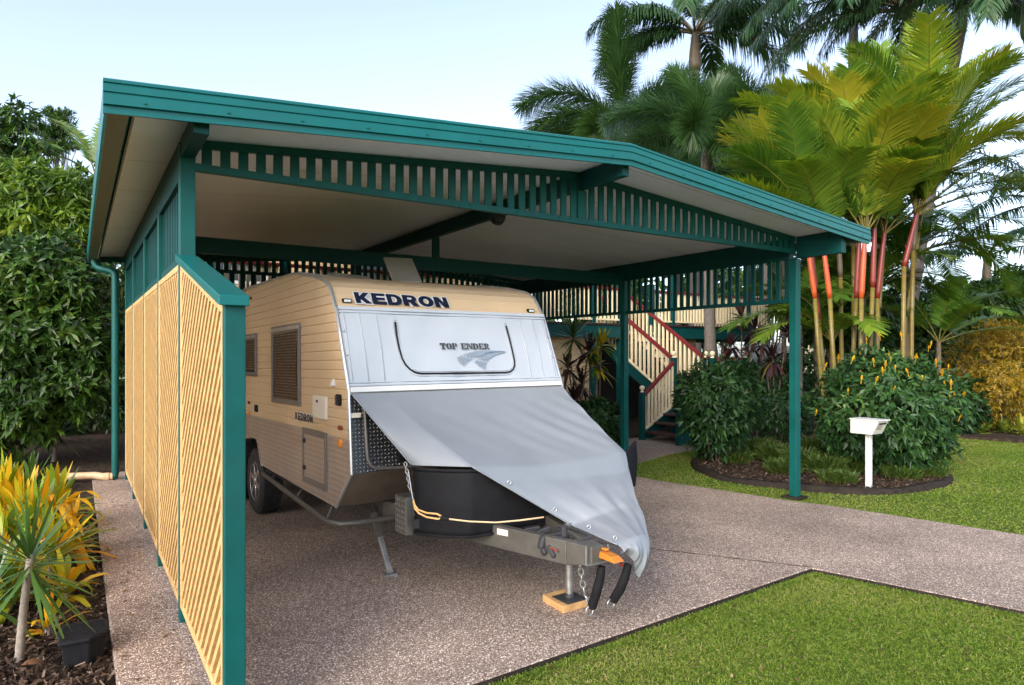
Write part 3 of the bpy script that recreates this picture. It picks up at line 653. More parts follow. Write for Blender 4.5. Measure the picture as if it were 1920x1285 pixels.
# white insulated cover over the front
cv = MB(); nx_, nz_ = 40, 16; v = []
for j in range(nz_ + 1):
    for i in range(nx_ + 1):
        x = -.955 + 1.91 * i / nx_; z = 2.02 - .575 * j / nz_
        o = .012 + .003 * math.sin(5 * x + 3 * z) + .002 * math.sin(17 * x - 9 * z) + (.002 * math.sin(40 * x) if j > nz_ - 3 else 0)
        v.append(FU(x, z, o))
fs = [(j * (nx_ + 1) + i, j * (nx_ + 1) + i + 1, (j + 1) * (nx_ + 1) + i + 1, (j + 1) * (nx_ + 1) + i) for j in range(nz_) for i in range(nx_)]
cover = MB().add(v, fs).build('front_cover', M['vinyl'], CV, smooth=True, fix=False)
for xa, xb, xc in ((-.808, -.815, .019), (-.672, -.687, .019), (.681, .664, .019), (.813, .797, .019), (-.93, -.935, .015), (.93, .925, .015)):
    MB().tube([FU(xa, 1.995, .014), FU((xa + xb) / 2, 1.74, xc), FU(xb, 1.48, .014)], .0042, 6).build('seam', M['vinyl'], cover, smooth=True)
zp = [(-.525, 1.935), (-.532, 1.83), (-.530, 1.73), (-.520, 1.65), (-.500, 1.60), (-.471, 1.567), (-.44, 1.547), (-.415, 1.538), (-.38, 1.533), (0, 1.529), (.40, 1.527), (.45, 1.533), (.486, 1.552), (.51, 1.585), (.52, 1.63), (.522, 1.75), (.516, 1.929)]
MB().tube([FU(x, z, .019) for x, z in zp], .0068, 8).build('zip', M['black'], cover, smooth=True)
pip = MB()
for k in (-.018, .018): pip.tube([FU(x + (k if i < 7 else (-k if i > 12 else 0)), z + (k if 5 < i < 14 else 0), .015) for i, (x, z) in enumerate(zp)], .004, 6)
pip.build('zip_piping', M['vinyl'], cover, smooth=True)
sn = MB()
for x, z in ((-.95, 1.86), (-.95, 1.68), (.95, 1.84), (.945, 1.66), (-.525, 1.955), (.516, 1.95)): c_ = FU(x, z, .016); sn.lathe([(.0001, -.008), (.008, -.006), (.010, 0)], c_, 10, 'Y')
sn.build('snap_stud', M['alu'], cover)
# rails: top rail, lower sail tracks
def rail(z0, z1, o, nm, mat):
    MB().hexa([FU(-.965, z0, 0.002), FU(.965, z0, .002), FU(.965, z0, o), FU(-.965, z0, o)], [FU(-.965, z1, .002), FU(.965, z1, .002), FU(.965, z1, o), FU(-.965, z1, o)]).build(nm, mat, CV, bevel=.004)
rail(2.020, 2.046, .024, 'sail_track', M['vinyl']); rail(1.998, 2.010, .022, 'sail_track', M['vinyl'])
rail(1.405, 1.444, .030, 'sail_track', M['white']); rail(1.450, 1.466, .024, 'sail_track', M['vinyl']); rail(1.473, 1.483, .021, 'sail_track', M['vinyl'])
# ---- lettering built from outlines
def arc(cx, cy, rx, ry, a0, a1, n=14): return [(cx + rx * math.cos(R(a0 + (a1 - a0) * i / n)), cy + ry * math.sin(R(a0 + (a1 - a0) * i / n))) for i in range(n + 1)]
HV = {
 'K': (1.05, [[(0, 0), (0, 1), (.32, 1), (.32, .64), (.62, 1), (1.02, 1), (.62, .54), (1.06, 0), (.65, 0), (.39, .36), (.32, .29), (.32, 0)]]),
 'E': (.95, [[(0, 0), (0, 1), (.93, 1), (.93, .77), (.33, .77), (.33, .61), (.88, .61), (.88, .39), (.33, .39), (.33, .23), (.95, .23), (.95, 0)]]),
 'D': (1.05, [[(0, 0), (0, 1)] + arc(.52, .5, .52, .5, 90, -90), [(.33, .24), (.33, .76)] + arc(.49, .5, .2, .26, 90, -90)]),
 'R': (1.04, [[(0, 0), (0, 1)] + arc(.64, .69, .36, .31, 90, -60) + [(1.05, 0), (.66, 0), (.45, .36), (.33, .36), (.33, 0)], [(.33, .58), (.33, .79)] + arc(.56, .685, .11, .105, 90, -90)]),
 'O': (1.12, [arc(.56, .5, .56, .52, 0, 342, 27), arc(.56, .5, .20, .25, 0, 340, 17)]),
 'N': (1.02, [[(0, 0), (0, 1), (.36, 1), (.70, .47), (.70, 1), (1.02, 1), (1.02, 0), (.67, 0), (.32, .54), (.32, 0)]])}
STEM = [(0, 0), (.40, 0), (.40, .12), (.32, .12), (.32, .88), (.40, .88), (.40, 1), (0, 1), (0, .88), (.08, .88), (.08, .12), (0, .12)]
SLAB = {
 'T': (.92, [[(0, .62), (.07, .62), (.14, .85), (.31, .85), (.31, .13), (.18, .13), (.18, 0), (.43, 0), (.43, 1), (0, 1)], [(.92, .62), (.85, .62), (.78, .85), (.61, .85), (.61, .13), (.74, .13), (.74, 0), (.49, 0), (.49, 1), (.92, 1)]]),
 'O': (.86, [arc(.40, .5, .40, .52, 97, 263) + arc(.40, .5, .14, .38, 255, 105), arc(.46, .5, .40, .52, -83, 83) + arc(.46, .5, .14, .38, 75, -75)]),
 'P': (.84, [STEM, arc(.46, .72, .36, .28, 88, -88) + arc(.46, .72, .13, .15, -80, 80)]),
 'E': (.84, [STEM, [(.46, 1), (.82, 1), (.82, .66), (.74, .66), (.66, .87), (.46, .87)], [(.46, .57), (.62, .57), (.62, .43), (.46, .43)], [(.46, .13), (.66, .13), (.76, .36), (.84, .36), (.84, 0), (.46, 0)]]),
 'N': (1.0, [[(0, 0), (.26, 0), (.26, .12), (.19, .12), (.19, .88), (.26, .88), (.26, 1), (0, 1), (0, .88), (.07, .88), (.07, .12), (0, .12)], [(.31, 1), (.40, 1), (.80, .22), (.80, 0), (.72, 0), (.31, .78)], [(.84, 0.12), (.95, .12), (.95, .88), (1.02, .88), (1.02, 1), (.74, 1), (.74, .88), (.84, .88)]]),
 'D': (.9, [STEM, arc(.46, .5, .42, .5, 88, -88) + arc(.46, .5, .17, .38, -84, 84)]),
 'R': (.95, [STEM, arc(.46, .74, .36, .26, 88, -88) + arc(.46, .74, .13, .13, -80, 80), [(.46, .42), (.62, .44), (.80, .12), (.92, .12), (.92, 0), (.66, 0)]])}
def lettering(name, word, font, O, X, Y, mat, parent, hgt, width, gap=.10, space=.5, offset=0, lift=0, thick=.0015):
    """O origin, X and Y axes (unit vectors); letters are filled outlines"""
    cu = bpy.data.curves.new('outline', 'CURVE'); cu.dimensions = '2D'; cu.fill_mode = 'BOTH'; cu.extrude = thick; cu.offset = offset
    tot = sum((font[c][0] if c != ' ' else space) + gap for c in word) - gap; sx = width / tot; px = 0
    for c in word:
        if c == ' ': px += space + gap; continue
        wd, cs = font[c]
        for pts in cs:
            s = cu.splines.new('POLY'); s.points.add(len(pts) - 1); s.use_cyclic_u = True
            for k, (a, b) in enumerate(pts): s.points[k].co = ((px + a) * sx, b * hgt, 0, 1)
        px += wd + gap
    o = link(bpy.data.objects.new('outline', cu)); bpy.context.view_layer.update()
    me = bpy.data.meshes.new_from_object(o.evaluated_get(bpy.context.evaluated_depsgraph_get())); bpy.data.objects.remove(o); bpy.data.curves.remove(cu)
    O, X, Y = Vector(O), Vector(X), Vector(Y); N = X.cross(Y)
    for v in me.vertices: c = v.co.copy(); v.co = O + X * c.x + Y * c.y + N * (c.z + lift)
    me.materials.clear(); me.materials.append(mat); me.name = name
    p = link(bpy.data.objects.new(name, me)); p.parent = parent; return p
ya = Vector((0, .094, .128)).normalized()
Ob = (-.80, .287 - .006, 2.079)
hgt = .112
kx = Vector((1, 0, -.006)).normalized()
sg = lettering('lettering', 'KEDRON', HV, Ob, kx, ya, M['navy'], CV, hgt, .815, .09, lift=.012)
lettering('outline', 'KEDRON', HV, Ob, kx, ya, M['white'], sg, hgt, .815, .09, offset=.0085, lift=.0085)
yu = Vector((0, .246, .629)).normalized()
lettering('lettering', 'TOP ENDER', SLAB, FU(-.172, 1.722, .0225), (1, 0, 0), yu, M['decal_grey'], cover, .052, .468, .10, .45)
# tyre track motif
tk = MB()
def track(path, w0, w1, nb):
    pts = [Vector((x, z, 0)) for x, z in path]; n = 30; C = []
    for i in range(n + 1):
        t = i / n * (len(pts) - 1); k = min(int(t), len(pts) - 2); C.append(pts[k].lerp(pts[k + 1], t - k))
    for _ in range(3): C = [C[0]] + [(C[i - 1] + C[i] * 2 + C[i + 1]) / 4 for i in range(1, n)] + [C[-1]]
    for i in range(n):
        d = (C[i + 1] - C[i]).normalized(); s = Vector((-d.y, d.x, 0)); wv = w0 + (w1 - w0) * i / n
        blocks = 1 if i > nb else 4
        for b in range(blocks):
            a0, a1 = (-.5 + b / blocks, -.5 + (b + 1) / blocks - (.06 if blocks > 1 else 0))
            sh = (b % 2) * .5 if blocks > 1 else 0
            e = .25 if blocks > 1 else 0
            p = C[i].lerp(C[i + 1], sh * .6); q = C[i].lerp(C[i + 1], sh * .6 + 1 - e)
            qs = [p + s * wv * a0, q + s * wv * a0, q + s * wv * a1, p + s * wv * a1]
            if blocks > 1 and (i * 7 + b * 3) % 11 == 0: continue
            tk.add([FU(c.x, c.y, .0222) for c in qs], [(0, 1, 2, 3)])
track([(-.025, 1.618), (.05, 1.658), (.15, 1.685), (.27, 1.70), (.44, 1.703)], .085, .006, 13)
track([(.155, 1.583), (.19, 1.625), (.24, 1.66), (.32, 1.688), (.44, 1.699)], .115, .006, 14)
tk.build('tyre_track_motif', M['decal_pale'], cover, fix=False)
# marker lamps at the top of the front band
for x, z in ((-.87, 2.098), (.862, 2.083)):
    o = (x, yf(z) - .004, z)
    b = MB().box((x - .036, o[1] - .018, z - .014), (x + .036, o[1] + .03, z + .02)).build('marker_lamp', M['black'], CV, bevel=.006)
    MB().box((x - .027, o[1] - .023, z - .008), (x + .027, o[1] - .016, z + .012)).build('lens', M['clear'], b, bevel=.003)
# side fittings (left side)
XS = -HW
def meshmat():
    m, n, l, p = newmat('perforated_blind'); tc = n.new('ShaderNodeTexCoord'); mp = n.new('ShaderNodeMapping'); l.new(tc.outputs['Object'], mp.inputs[0])
    mp.inputs['Rotation'].default_value = (0, R(90), R(90)); mp.inputs['Rotation'].default_value = (R(0), R(-90), R(0))
    sp = n.new('ShaderNodeSeparateXYZ'); l.new(tc.outputs['Object'], sp.inputs[0]); cb = n.new('ShaderNodeCombineXYZ'); l.new(sp.outputs[1], cb.inputs[0]); l.new(sp.outputs[2], cb.inputs[1])
    b = n.new('ShaderNodeTexBrick'); b.inputs['Scale'].default_value = 1; b.inputs['Brick Width'].default_value = .055; b.inputs['Row Height'].default_value = .026; b.inputs['Mortar Size'].default_value = .010; b.inputs['Mortar Smooth'].default_value = .3
    b.inputs['Color1'].default_value = (.34, .22, .13, 1); b.inputs['Color2'].default_value = (.16, .095, .055, 1); b.inputs['Mortar'].default_value = (.014, .010, .008, 1)
    l.new(cb.outputs[0], b.inputs['Vector']); l.new(b.outputs['Color'], p.inputs['Base Color']); p.inputs['Roughness'].default_value = .5; return m
M['meshblind'] = meshmat()
def window(y0, y1, z0, z1, blind):
    w_ = .045; b = MB(); x0, x1 = XS - .022, XS + .004
    b.box((x0, y0, z0), (x1, y1, z0 + w_)).box((x0, y0, z1 - w_ * 1.6), (x1, y1, z1)).box((x0, y0, z0 + w_), (x1, y0 + w_, z1 - w_ * 1.6)).box((x0, y1 - w_, z0 + w_), (x1, y1, z1 - w_ * 1.6))
    f = b.build('window', M['frame'], CV, bevel=.006)
    MB().box((XS - .010, y0 + w_ - .003, z0 + w_ - .003), (XS - .006, y1 - w_ + .003, z1 - w_ * 1.6 + .003)).build('pane', M['glass'], f)
    a0, a1, b0, b1 = y0 + w_ + .015, y1 - w_ - .02, z0 + w_ + .015, z1 - w_ * 1.6 - .01; v = []; K = 12
    for j in range(K + 1):
        t = j / K; sg_ = .05 * math.sin(math.pi * t)
        v += [(XS - .0115, a0 + sg_, b0 + (b1 - b0) * t), (XS - .0115, a1 - sg_, b0 + (b1 - b0) * t)]
    MB().add(v, [(2 * j, 2 * j + 1, 2 * j + 3, 2 * j + 2) for j in range(K)]).build('privacy_mesh', M['meshblind'], f, fix=False)
    MB().box((XS - .026, y0 + .01, z1 - .05), (XS - .020, y1 - .01, z1 - .018)).build('blind_cassette', M['alu'], f, bevel=.003)
window(1.11, 1.995, 1.258, 1.976, 1); window(2.60, 3.45, 1.495, 1.946, 1)
h_ = MB().box((XS - .018, .432, 1.185), (XS + .003, .767, 1.368)).build('service_hatch', M['offwhite'], CV, bevel=.012)
MB().box((XS - .0195, .447, 1.198), (XS - .017, .752, 1.355)).build('lid', M['offwhite'], h_, bevel=.008)
MB().box((XS - .028, .62, 1.315), (XS - .019, .632, 1.335)).build('lock', M['black'], h_)
fr = MB(); y0, y1, z0, z1 = .436, 1.023, .636, 1.088; x0, x1 = XS - .022, XS - .004; w_ = .05
fr.box((x0, y0, z0), (x1, y1, z0 + w_)).box((x0, y0, z1 - w_), (x1, y1, z1)).box((x0, y0, z0 + w_), (x1, y0 + .03, z1 - w_)).box((x0, y1 - .03, z0 + w_), (x1, y1, z1 - w_))
d_ = MB().box((XS - .013, y0 + .028, z0 + w_ - .002), (XS - .007, y1 - .028, z1 - w_ + .002)).build('locker_door', M['cplate'], CV)
fr.build('frame', M['frame'], d_, bevel=.004)
for z in (.965, .74): MB().box((XS - .028, .955, z), (XS - .012, 1.0, z + .035)).tube([(XS - .03, .94, z + .005), (XS - .035, .955, z + .016), (XS - .03, .985, z + .016)], .005, 6).build('latch', M['dark'], d_, bevel=.003)
def sidebox(nm, y, z, wy, hz, mat, t=.015, **k): return MB().box((XS - t, y - wy / 2, z - hz / 2), (XS + .003, y + wy / 2, z + hz / 2)).build(nm, mat, CV, bevel=min(wy, hz, t * 1.5) * .3, **k)
v_ = sidebox('vent', .176, 1.353, .085, .085, M['black'], .022)
for k in range(4): MB().box((XS - .027, .14, 1.32 + k * .018), (XS - .021, .212, 1.329 + k * .018)).build('louvre', M['dark'], v_)
sidebox('vent', 2.63, 1.16, .09, .075, M['black'], .02)
sidebox('side_reflector', .153, 1.150, .07, .034, M['redlens']); sidebox('side_reflector', 2.859, 2.33, .07, .03, M['redlens']); sidebox('side_reflector', 2.956, 1.205, .06, .03, M['redlens']); sidebox('side_marker', 2.957, 1.092, .09, .03, M['amber'])
MB().lathe([(.0001, -.02), (.02, -.018), (.034, -.008), (.036, 0)], (XS - .004, .148, 1.038), 14, 'X').build('side_marker', M['amber'], CV, smooth='auto')
MB().hexa([(XS - .03, .27, 1.455), (XS, .27, 1.455), (XS, .32, 1.455), (XS - .03, .32, 1.455)], [(XS - .008, .28, 1.505), (XS, .28, 1.505), (XS, .31, 1.505), (XS - .008, .31, 1.505)]).build('water_inlet', M['white'], CV)
s2 = lettering('lettering', 'KEDRON', HV, (XS - .004, 1.265, 1.138), (0, -1, 0), (0, 0, 1), M['navy'], CV, .066, .48, .12, lift=.002)
lettering('outline', 'KEDRON', HV, (XS - .004, 1.265, 1.138), (0, -1, 0), (0, 0, 1), M['offwhite'], s2, .066, .48, .12, offset=.006, lift=0)
# side rail below the skirt
rl_ = MB(); prl = [(XS - .03, 2.27, .53), (XS - .05, 1.5, .50), (XS - .06, .42, .452), (XS - .055, .27, .445), (XS + .0, .16, .44), (XS + .12, .13, .44), (-.52, .16, .43)]
rl_.tube(prl, .022, 10)
for y in (1.95, 1.1, .33): rl_.tube([(XS - .05, y, .447 + y * .034), (XS + .02, y + .04, .56)], .009, 6)
rl_.build('side_rail', M['steel_paint'], CV, smooth='auto')
# wheels
def wheel(sx, y):
    cx = sx * .86; r = .335; zc = .335 + y * .016
    ty = MB().lathe([(.20, -.10), (.235, -.112), (.30, -.110), (.325, -.095), (.335, -.07), (.335, .07), (.325, .095), (.30, .11), (.235, .112), (.20, .10)], (cx, y, zc), 36, 'X').build('wheel', M['tyre'], CV, smooth='auto')
    tr = MB()
    for k in range(44):
        a = 2 * math.pi * k / 44
        for xo, ph in ((-.075, 0), (-.025, .07), (.025, 0), (.075, .07)):
            c = Vector((cx + xo, y + (r + .004) * math.cos(a + ph), zc + (r + .004) * math.sin(a + ph))); dd = Vector((0, math.cos(a + ph), math.sin(a + ph)))
            tr.bar(c - dd * .012, c + dd * .006, .036, .032, (1, 0, 0))
    tr.build('tread', M['tyre'], ty)
    fx = cx + sx * .085
    rim = MB().lathe([(.205, fx - sx * .0 - cx), (.21, fx + sx * .02 - cx), (.197, fx + sx * .022 - cx), (.188, fx - cx), (.18, fx - sx * .05 - cx)], (cx, y, zc), 36, 'X')
    for k in range(6):
        a = 2 * math.pi * k / 6 + .3; e = Vector((0, math.cos(a), math.sin(a)))
        rim.bar(Vector((fx + sx * .004, y, zc)) + e * .03, Vector((fx + sx * .0, y, zc)) + e * .188, .055, .03, (sx, 0, 0))
    rim.lathe([(.0001, sx * .03), (.04, sx * .028), (.055, sx * .015), (.06, -sx * .02)], (fx, y, zc), 20, 'X')
    rim.build('rim', M['chrome'], ty, smooth='auto', bevel=.004)
    MB().lathe([(.0001, 0), (.19, 0), (.19, .002)] if sx > 0 else [(.0001, 0), (.19, 0), (.19, -.002)], (cx - sx * -.04, y, zc), 24, 'X').build('brake_drum', M['dark'], ty)
for sx in (-1, 1):
    for y in (2.78, 3.62): wheel(sx, y)
# chassis and drawbar
ch = MB()
for sx in (-1, 1):
    ch.box((sx * .55 - .03, .3, .42), (sx * .55 + .03, 5.3, .54))
    ch.hexa([(sx * .55 - .03, .3, .39), (sx * .55 + .03, .3, .39), (sx * .055 + .03, -1.36, .355), (sx * .055 - .03, -1.36, .355)][::1], [(sx * .55 - .03, .3, .54), (sx * .55 + .03, .3, .54), (sx * .055 + .03, -1.36, .505), (sx * .055 - .03, -1.36, .505)])
ch.box((-.5, -.2, .43), (.5, -.14, .53))
ch.hexa([(-.085, -1.36, .355), (.085, -1.36, .355), (.05, -1.56, .40), (-.05, -1.56, .40)], [(-.085, -1.36, .505), (.085, -1.36, .505), (.05, -1.56, .505), (-.05, -1.56, .505)])
ch.build('drawbar', M['steel_paint'], CV, bevel=.006)
MB().sheet([(-.2215, -.92, .462), (-.2485, -.83, .462), (-.2485, -.83, .502), (-.2215, -.92, .502)], .003, (-1, -.3, 0)).build('compliance_plate', M['offwhite'], CV)
MB().box((-.73, -.425, .44), (-.60, -.25, .70)).build('step_box', M['mplate'], CV, bevel=.004)
# coupling
cpl = MB().hexa([(.0, -1.70, .43), (.09, -1.70, .43), (.085, -1.50, .43), (.01, -1.50, .43)], [(.01, -1.66, .46), (.08, -1.66, .46), (.08, -1.50, .475), (.015, -1.50, .475)])
cpl.box((.03, -1.6, .475), (.06, -1.48, .49)).build('coupling', M['orange'], CV, bevel=.012)
MB().tube([(-.02, -1.40, .50), (.06, -1.42, .52), (.10, -1.3, .52), (.10, -1.1, .52)], .012, 8).tube([(-.05, -1.3, .52), (-.05, -1.3, .58)], .02, 8).build('handbrake', M['dark'], CV, smooth='auto')
MB().box((-.09, -1.57, .40), (.10, -1.53, .408)).tube([(-.085, -1.55, .40), (-.085, -1.55, .52)], .006, 6).tube([(.09, -1.55, .40), (.09, -1.55, .5)], .006, 6).build('coupling_plate', M['steel'], CV)
MB().tube([tuple(CL(G(1068, 1121, .05))), tuple(CL(G(1068, 1121, .05)) + Vector((.0, .010, .50)))], .024, 14).build('jockey_stand', M['steel'], CV, smooth='auto')
jb = CL(G(1068, 1121, .05))
MB().box((jb.x - .085, jb.y - .085, jb.z - .004), (jb.x + .085, jb.y + .085, jb.z + .004)).lathe([(.034, .004), (.034, .02), (.026, .03)], tuple(jb), 14).build('foot_plate', M['dark'], CV, bevel=.002)
MB().box((jb.x - .06, jb.y + .02, .42), (jb.x + .06, jb.y + .07, .50)).build('jockey_clamp', M['dark'], CV, bevel=.006)
# stabiliser legs
for sx in (-1, 1):
    a = Vector((sx * .64, .36, .44)); b = Vector((sx * .605, .135, .03)); m_ = a.lerp(b, .42)
    L_ = MB().bar(a, m_, .052, .052, (0, 1, 0)).build('stabiliser_leg', M['steel_paint'], CV, bevel=.004)
    MB().bar(m_ - (b - a) * .04, b + Vector((0, 0, .01)), .038, .038, (0, 1, 0)).build('inner_leg', M['steel'], L_, bevel=.003)
    MB().box((b.x - .05, b.y - .045, b.z - .028), (b.x + .05, b.y + .045, b.z - .008)).box((b.x - .025, b.y - .02, b.z - .008), (b.x + .025, b.y + .02, b.z + .02)).build('foot', M['steel'], L_, bevel=.004)
    MB().bar((sx * .60, .45, .47), a.lerp(b, .35) + Vector((-sx * .02, .02, 0)), .02, .03, (0, 1, 0)).tube([a + Vector((-sx * .05, .05, -.06)), (sx * .35, .1, .40)], .012, 8).build('brace', M['steel_paint'], L_)
# black stone guard round the drawbar box, with a wing on the far side
gp = [(-.68, -.44), (-.665, -.50), (-.56, -.66), (-.44, -.765), (-.40, -.78), (-.1, -.785), (.17, -.775), (.6, -.75), (1.0, -.715), (1.19, -.70)]
v = []; nz_ = 10
for i, (x, y) in enumerate(gp):
    t_ = (.905 if i < 5 else .845) if i < 9 else .965; b_ = .455 if i < 8 else .60
    if i == 0: t_ = .90
    for j in range(nz_ + 1):
        s_ = j / nz_; bulge = .018 * math.sin(math.pi * s_) + .006 * math.sin(9 * x + 4 * s_)
        v.append((x, y - bulge, b_ + (t_ - b_) * s_))
fs = [(i * (nz_ + 1) + j, (i + 1) * (nz_ + 1) + j, (i + 1) * (nz_ + 1) + j + 1, i * (nz_ + 1) + j + 1) for i in range(len(gp) - 1) for j in range(nz_)]
gd = MB().add(v, fs).build('stone_guard', M['guard'] if 'guard' in M else M['black'], CV, smooth=True, fix=False)
md = gd.modifiers.new('thick', 'SOLIDIFY'); md.thickness = .012
hm = MB().tube([(x, y - .001, (.898 if i < 5 else .838) if i < 9 else .96) for i, (x, y) in enumerate(gp)], .013, 6).tube([(x, y - .006, .46) for x, y in gp[:8]], .010, 6).tube([(-.655, -.445, .46), (-.655, -.44, .9)], .012, 6)
hm.build('hem', M['black'], gd, smooth=True)
ld = MB().tube([(-.70, -.47, .54), (-.70, -.48, .62), (-.695, -.49, .585)], .006, 6).box((-.70, -.505, .50), (-.66, -.49, .56)).build('buckle', M['dark'], gd)
# box behind the guard, under the tarp
MB().box((-.50, -.66, .52), (.60, -.10, .86)).build('drawbar_toolbox', M['under_alu'], CV, bevel=.01)
# chain link builder
def chain(pts, lk, r, nm, mat, parent):
    m = MB(); pts = [Vector(p) for p in pts]; acc = 0; seg = []
    for a, b in zip(pts, pts[1:]): seg.append((a, b, (b - a).length))
    tot = sum(s[2] for s in seg); n = max(1, int(tot / (lk * .72)))
    def at(d):
        for a, b, L in seg:
            if d <= L: return a.lerp(b, d / L), (b - a).normalized()
            d -= L
        return seg[-1][1], (seg[-1][1] - seg[-1][0]).normalized()
    for i in range(n):
        c, d = at(tot * (i + .5) / n); s = d.orthogonal().normalized(); s = s if i % 2 else d.cross(s)
        m.tube([c + d * lk * .5 * math.cos(t) + s * lk * .3 * math.sin(t) for t in np.linspace(0, 2 * math.pi, 11)], r, 5, cap=False)
    return m.build(nm, mat, parent, smooth=True)
chain([(-.70, -.36, .93), (-.70, -.40, .84), (-.695, -.43, .74)], .035, .0045, 'tie_chain', M['steel'], CV)
p0 = CL(G(1086, 1090, .2)); p1 = CL(G(1110, 1138, .03))
chain([(.07, -1.30, .37), CL(D(1092, 1092, 4.25)), CL(D(1098, 1118, 4.25)), CL(D(1108, 1132, 4.2))], .055, .0065, 'safety_chain', M['steel'], CV)
t1 = [CL(D(1128, 1062, 4.05)), CL(D(1125, 1085, 4.05)), CL(D(1118, 1112, 4.08)), CL(D(1110, 1138, 4.12))]
t2 = [CL(D(1178, 1058, 4.02)), CL(D(1172, 1082, 4.02)), CL(D(1163, 1104, 4.05)), CL(D(1150, 1125, 4.1))]
for t_ in (t1, t2):
    h = MB().tube(t_, [.024, .028, .030, .029], 12).build('chain_sleeve', M['black'], CV, smooth='auto')
    e = Vector(t_[-1]); MB().tube([e + Vector((-.02 + .03 * math.cos(a), .0, -.02 + .03 * math.sin(a))) for a in np.linspace(0, 6.283, 11)], .006, 6, cap=False).build('shackle', M['steel'], h, smooth=True)
# electrical lead, plug and breakaway parts on the left beam
LB = lambda u, v, d: CL(D(u, v, d))
MB().tube([LB(1022, 1002, 4.28), LB(1030, 1012, 4.22), LB(1045, 1028, 4.18), LB(1063, 1042, 4.12), LB(1085, 1045, 4.08), LB(1110, 1043, 4.03), LB(1140, 1048, 4.0)], .0115, 8).build('electric_lead', M['black'], CV, smooth='auto')
MB().bar(LB(1022, 1005, 4.24), LB(1016, 1030, 4.22), .06, .05, (0, 1, 0)).bar(LB(1018, 1028, 4.22), LB(1024, 1040, 4.2), .045, .04, (0, 1, 0)).bar(LB(1030, 1022, 4.2), LB(1042, 1045, 4.16), .05, .03, (0, 1, 0)).build('trailer_plug', M['dark'], CV, bevel=.012)
MB().tube([LB(1032, 1027, 4.15), LB(1046, 1034, 4.12)], .006, 6).lathe([(.0001, -.012), (.012, -.008), (.012, .008), (.0001, .012)], tuple(LB(1165, 1059, 3.98)), 8).build('breakaway_tag', M['redlens'], CV)
bt = MB()
for k in range(7):
    a = LB(985 + k * 20, 995 + k * 6.2, 4.5 - k * .06); bt.bar(a, a + Vector((.09, -.05 + .03 * random.random(), .01 + .03 * random.random())), .035, .035)
bt.build('drawbar_fittings', M['dark'], CV, bevel=.005)
# roof: air conditioner, rails, opened roof hatch
def RP(u, v, y):                          # a point seen at (u,v) on the caravan's own plane y = const
    o = CINV @ Vector((0, 0, CAMH)); d = CINV.to_3x3() @ ray(u, v); return o + d * ((y - o.y) / d.y)
a, b = RP(556, 512, 1.75), RP(662, 523, 1.75)
MB().hexa([(a.x, 1.7, a.z - .035), (b.x, 1.7, b.z - .045), (b.x, 1.8, b.z - .045), (a.x, 1.8, a.z - .035)], [(a.x, 1.7, a.z + .008), (b.x, 1.7, b.z), (b.x, 1.8, b.z), (a.x, 1.8, a.z + .008)]).build('roof_rail', M['hatchlid'], CV, bevel=.006)
a, b = RP(606, 516, 2.2), RP(702, 526, 2.2)
MB().hexa([(a.x, 2.1, a.z - .06), (b.x, 2.1, b.z - .06), (b.x, 2.9, b.z - .06), (a.x, 2.9, a.z - .06)], [(a.x + .09, 2.16, a.z + .035), (b.x - .07, 2.16, b.z + .035), (b.x - .07, 2.84, b.z + .03), (a.x + .09, 2.84, a.z + .03)]).build('air_conditioner', M['hatchlid'], CV, bevel=.02)
a, b = RP(722, 534, 1.35), RP(872, 541, 1.35)
MB().hexa([(a.x, 1.3, a.z - .05), (b.x, 1.3, b.z - .05), (b.x, 1.9, b.z - .05), (a.x, 1.9, a.z - .05)], [(a.x, 1.3, a.z), (b.x, 1.3, b.z), (b.x, 1.9, b.z), (a.x, 1.9, a.z)]).build('hatch_base', M['hatchlid'], CV, bevel=.008)
q = [RP(737, 533, 1.40), RP(791, 533, 1.40), RP(772, 489, 1.95), RP(718, 486.5, 1.95)]
lid = MB().sheet(q, .03, (q[1] - q[0]).cross(q[3] - q[0])).build('roof_hatch_lid', M['hatchlid'], CV, bevel=.012)

# ------------------------------------------------------------------ tarp over the drawbar (rests on the caravan: its own thing)
M['tarp'] = pm('grey_tarp', (.225, .245, .27), .45, 0, .05, 3, .12, 14, .5)
def poly_at(P, t):
    P = [Vector(p) for p in P]; L = [(b - a).length for a, b in zip(P, P[1:])]; d = t * sum(L)
    for a, b, l in zip(P, P[1:], L):
        if d <= l + 1e-9: return a.lerp(b, d / l if l else 0)
        d -= l
    return P[-1]
TA = [(-.962, -.040, 1.405), (-.3, -.045, 1.404), (.4, -.045, 1.403), (.965, -.04, 1.402)]
TB = [(-.70, -.46, .925), (-.66, -.50, .925), (-.42, -.795, .925), (.17, -.80, .875), (.85, -.775, .885), (1.02, -.75, .90), (1.10, -.70, .885)]
TB2 = [(-.42, -.797, .927), (.17, -.802, .877), (.82, -.777, .887), (.97, -.757, .902), (1.04, -.74, .893)]
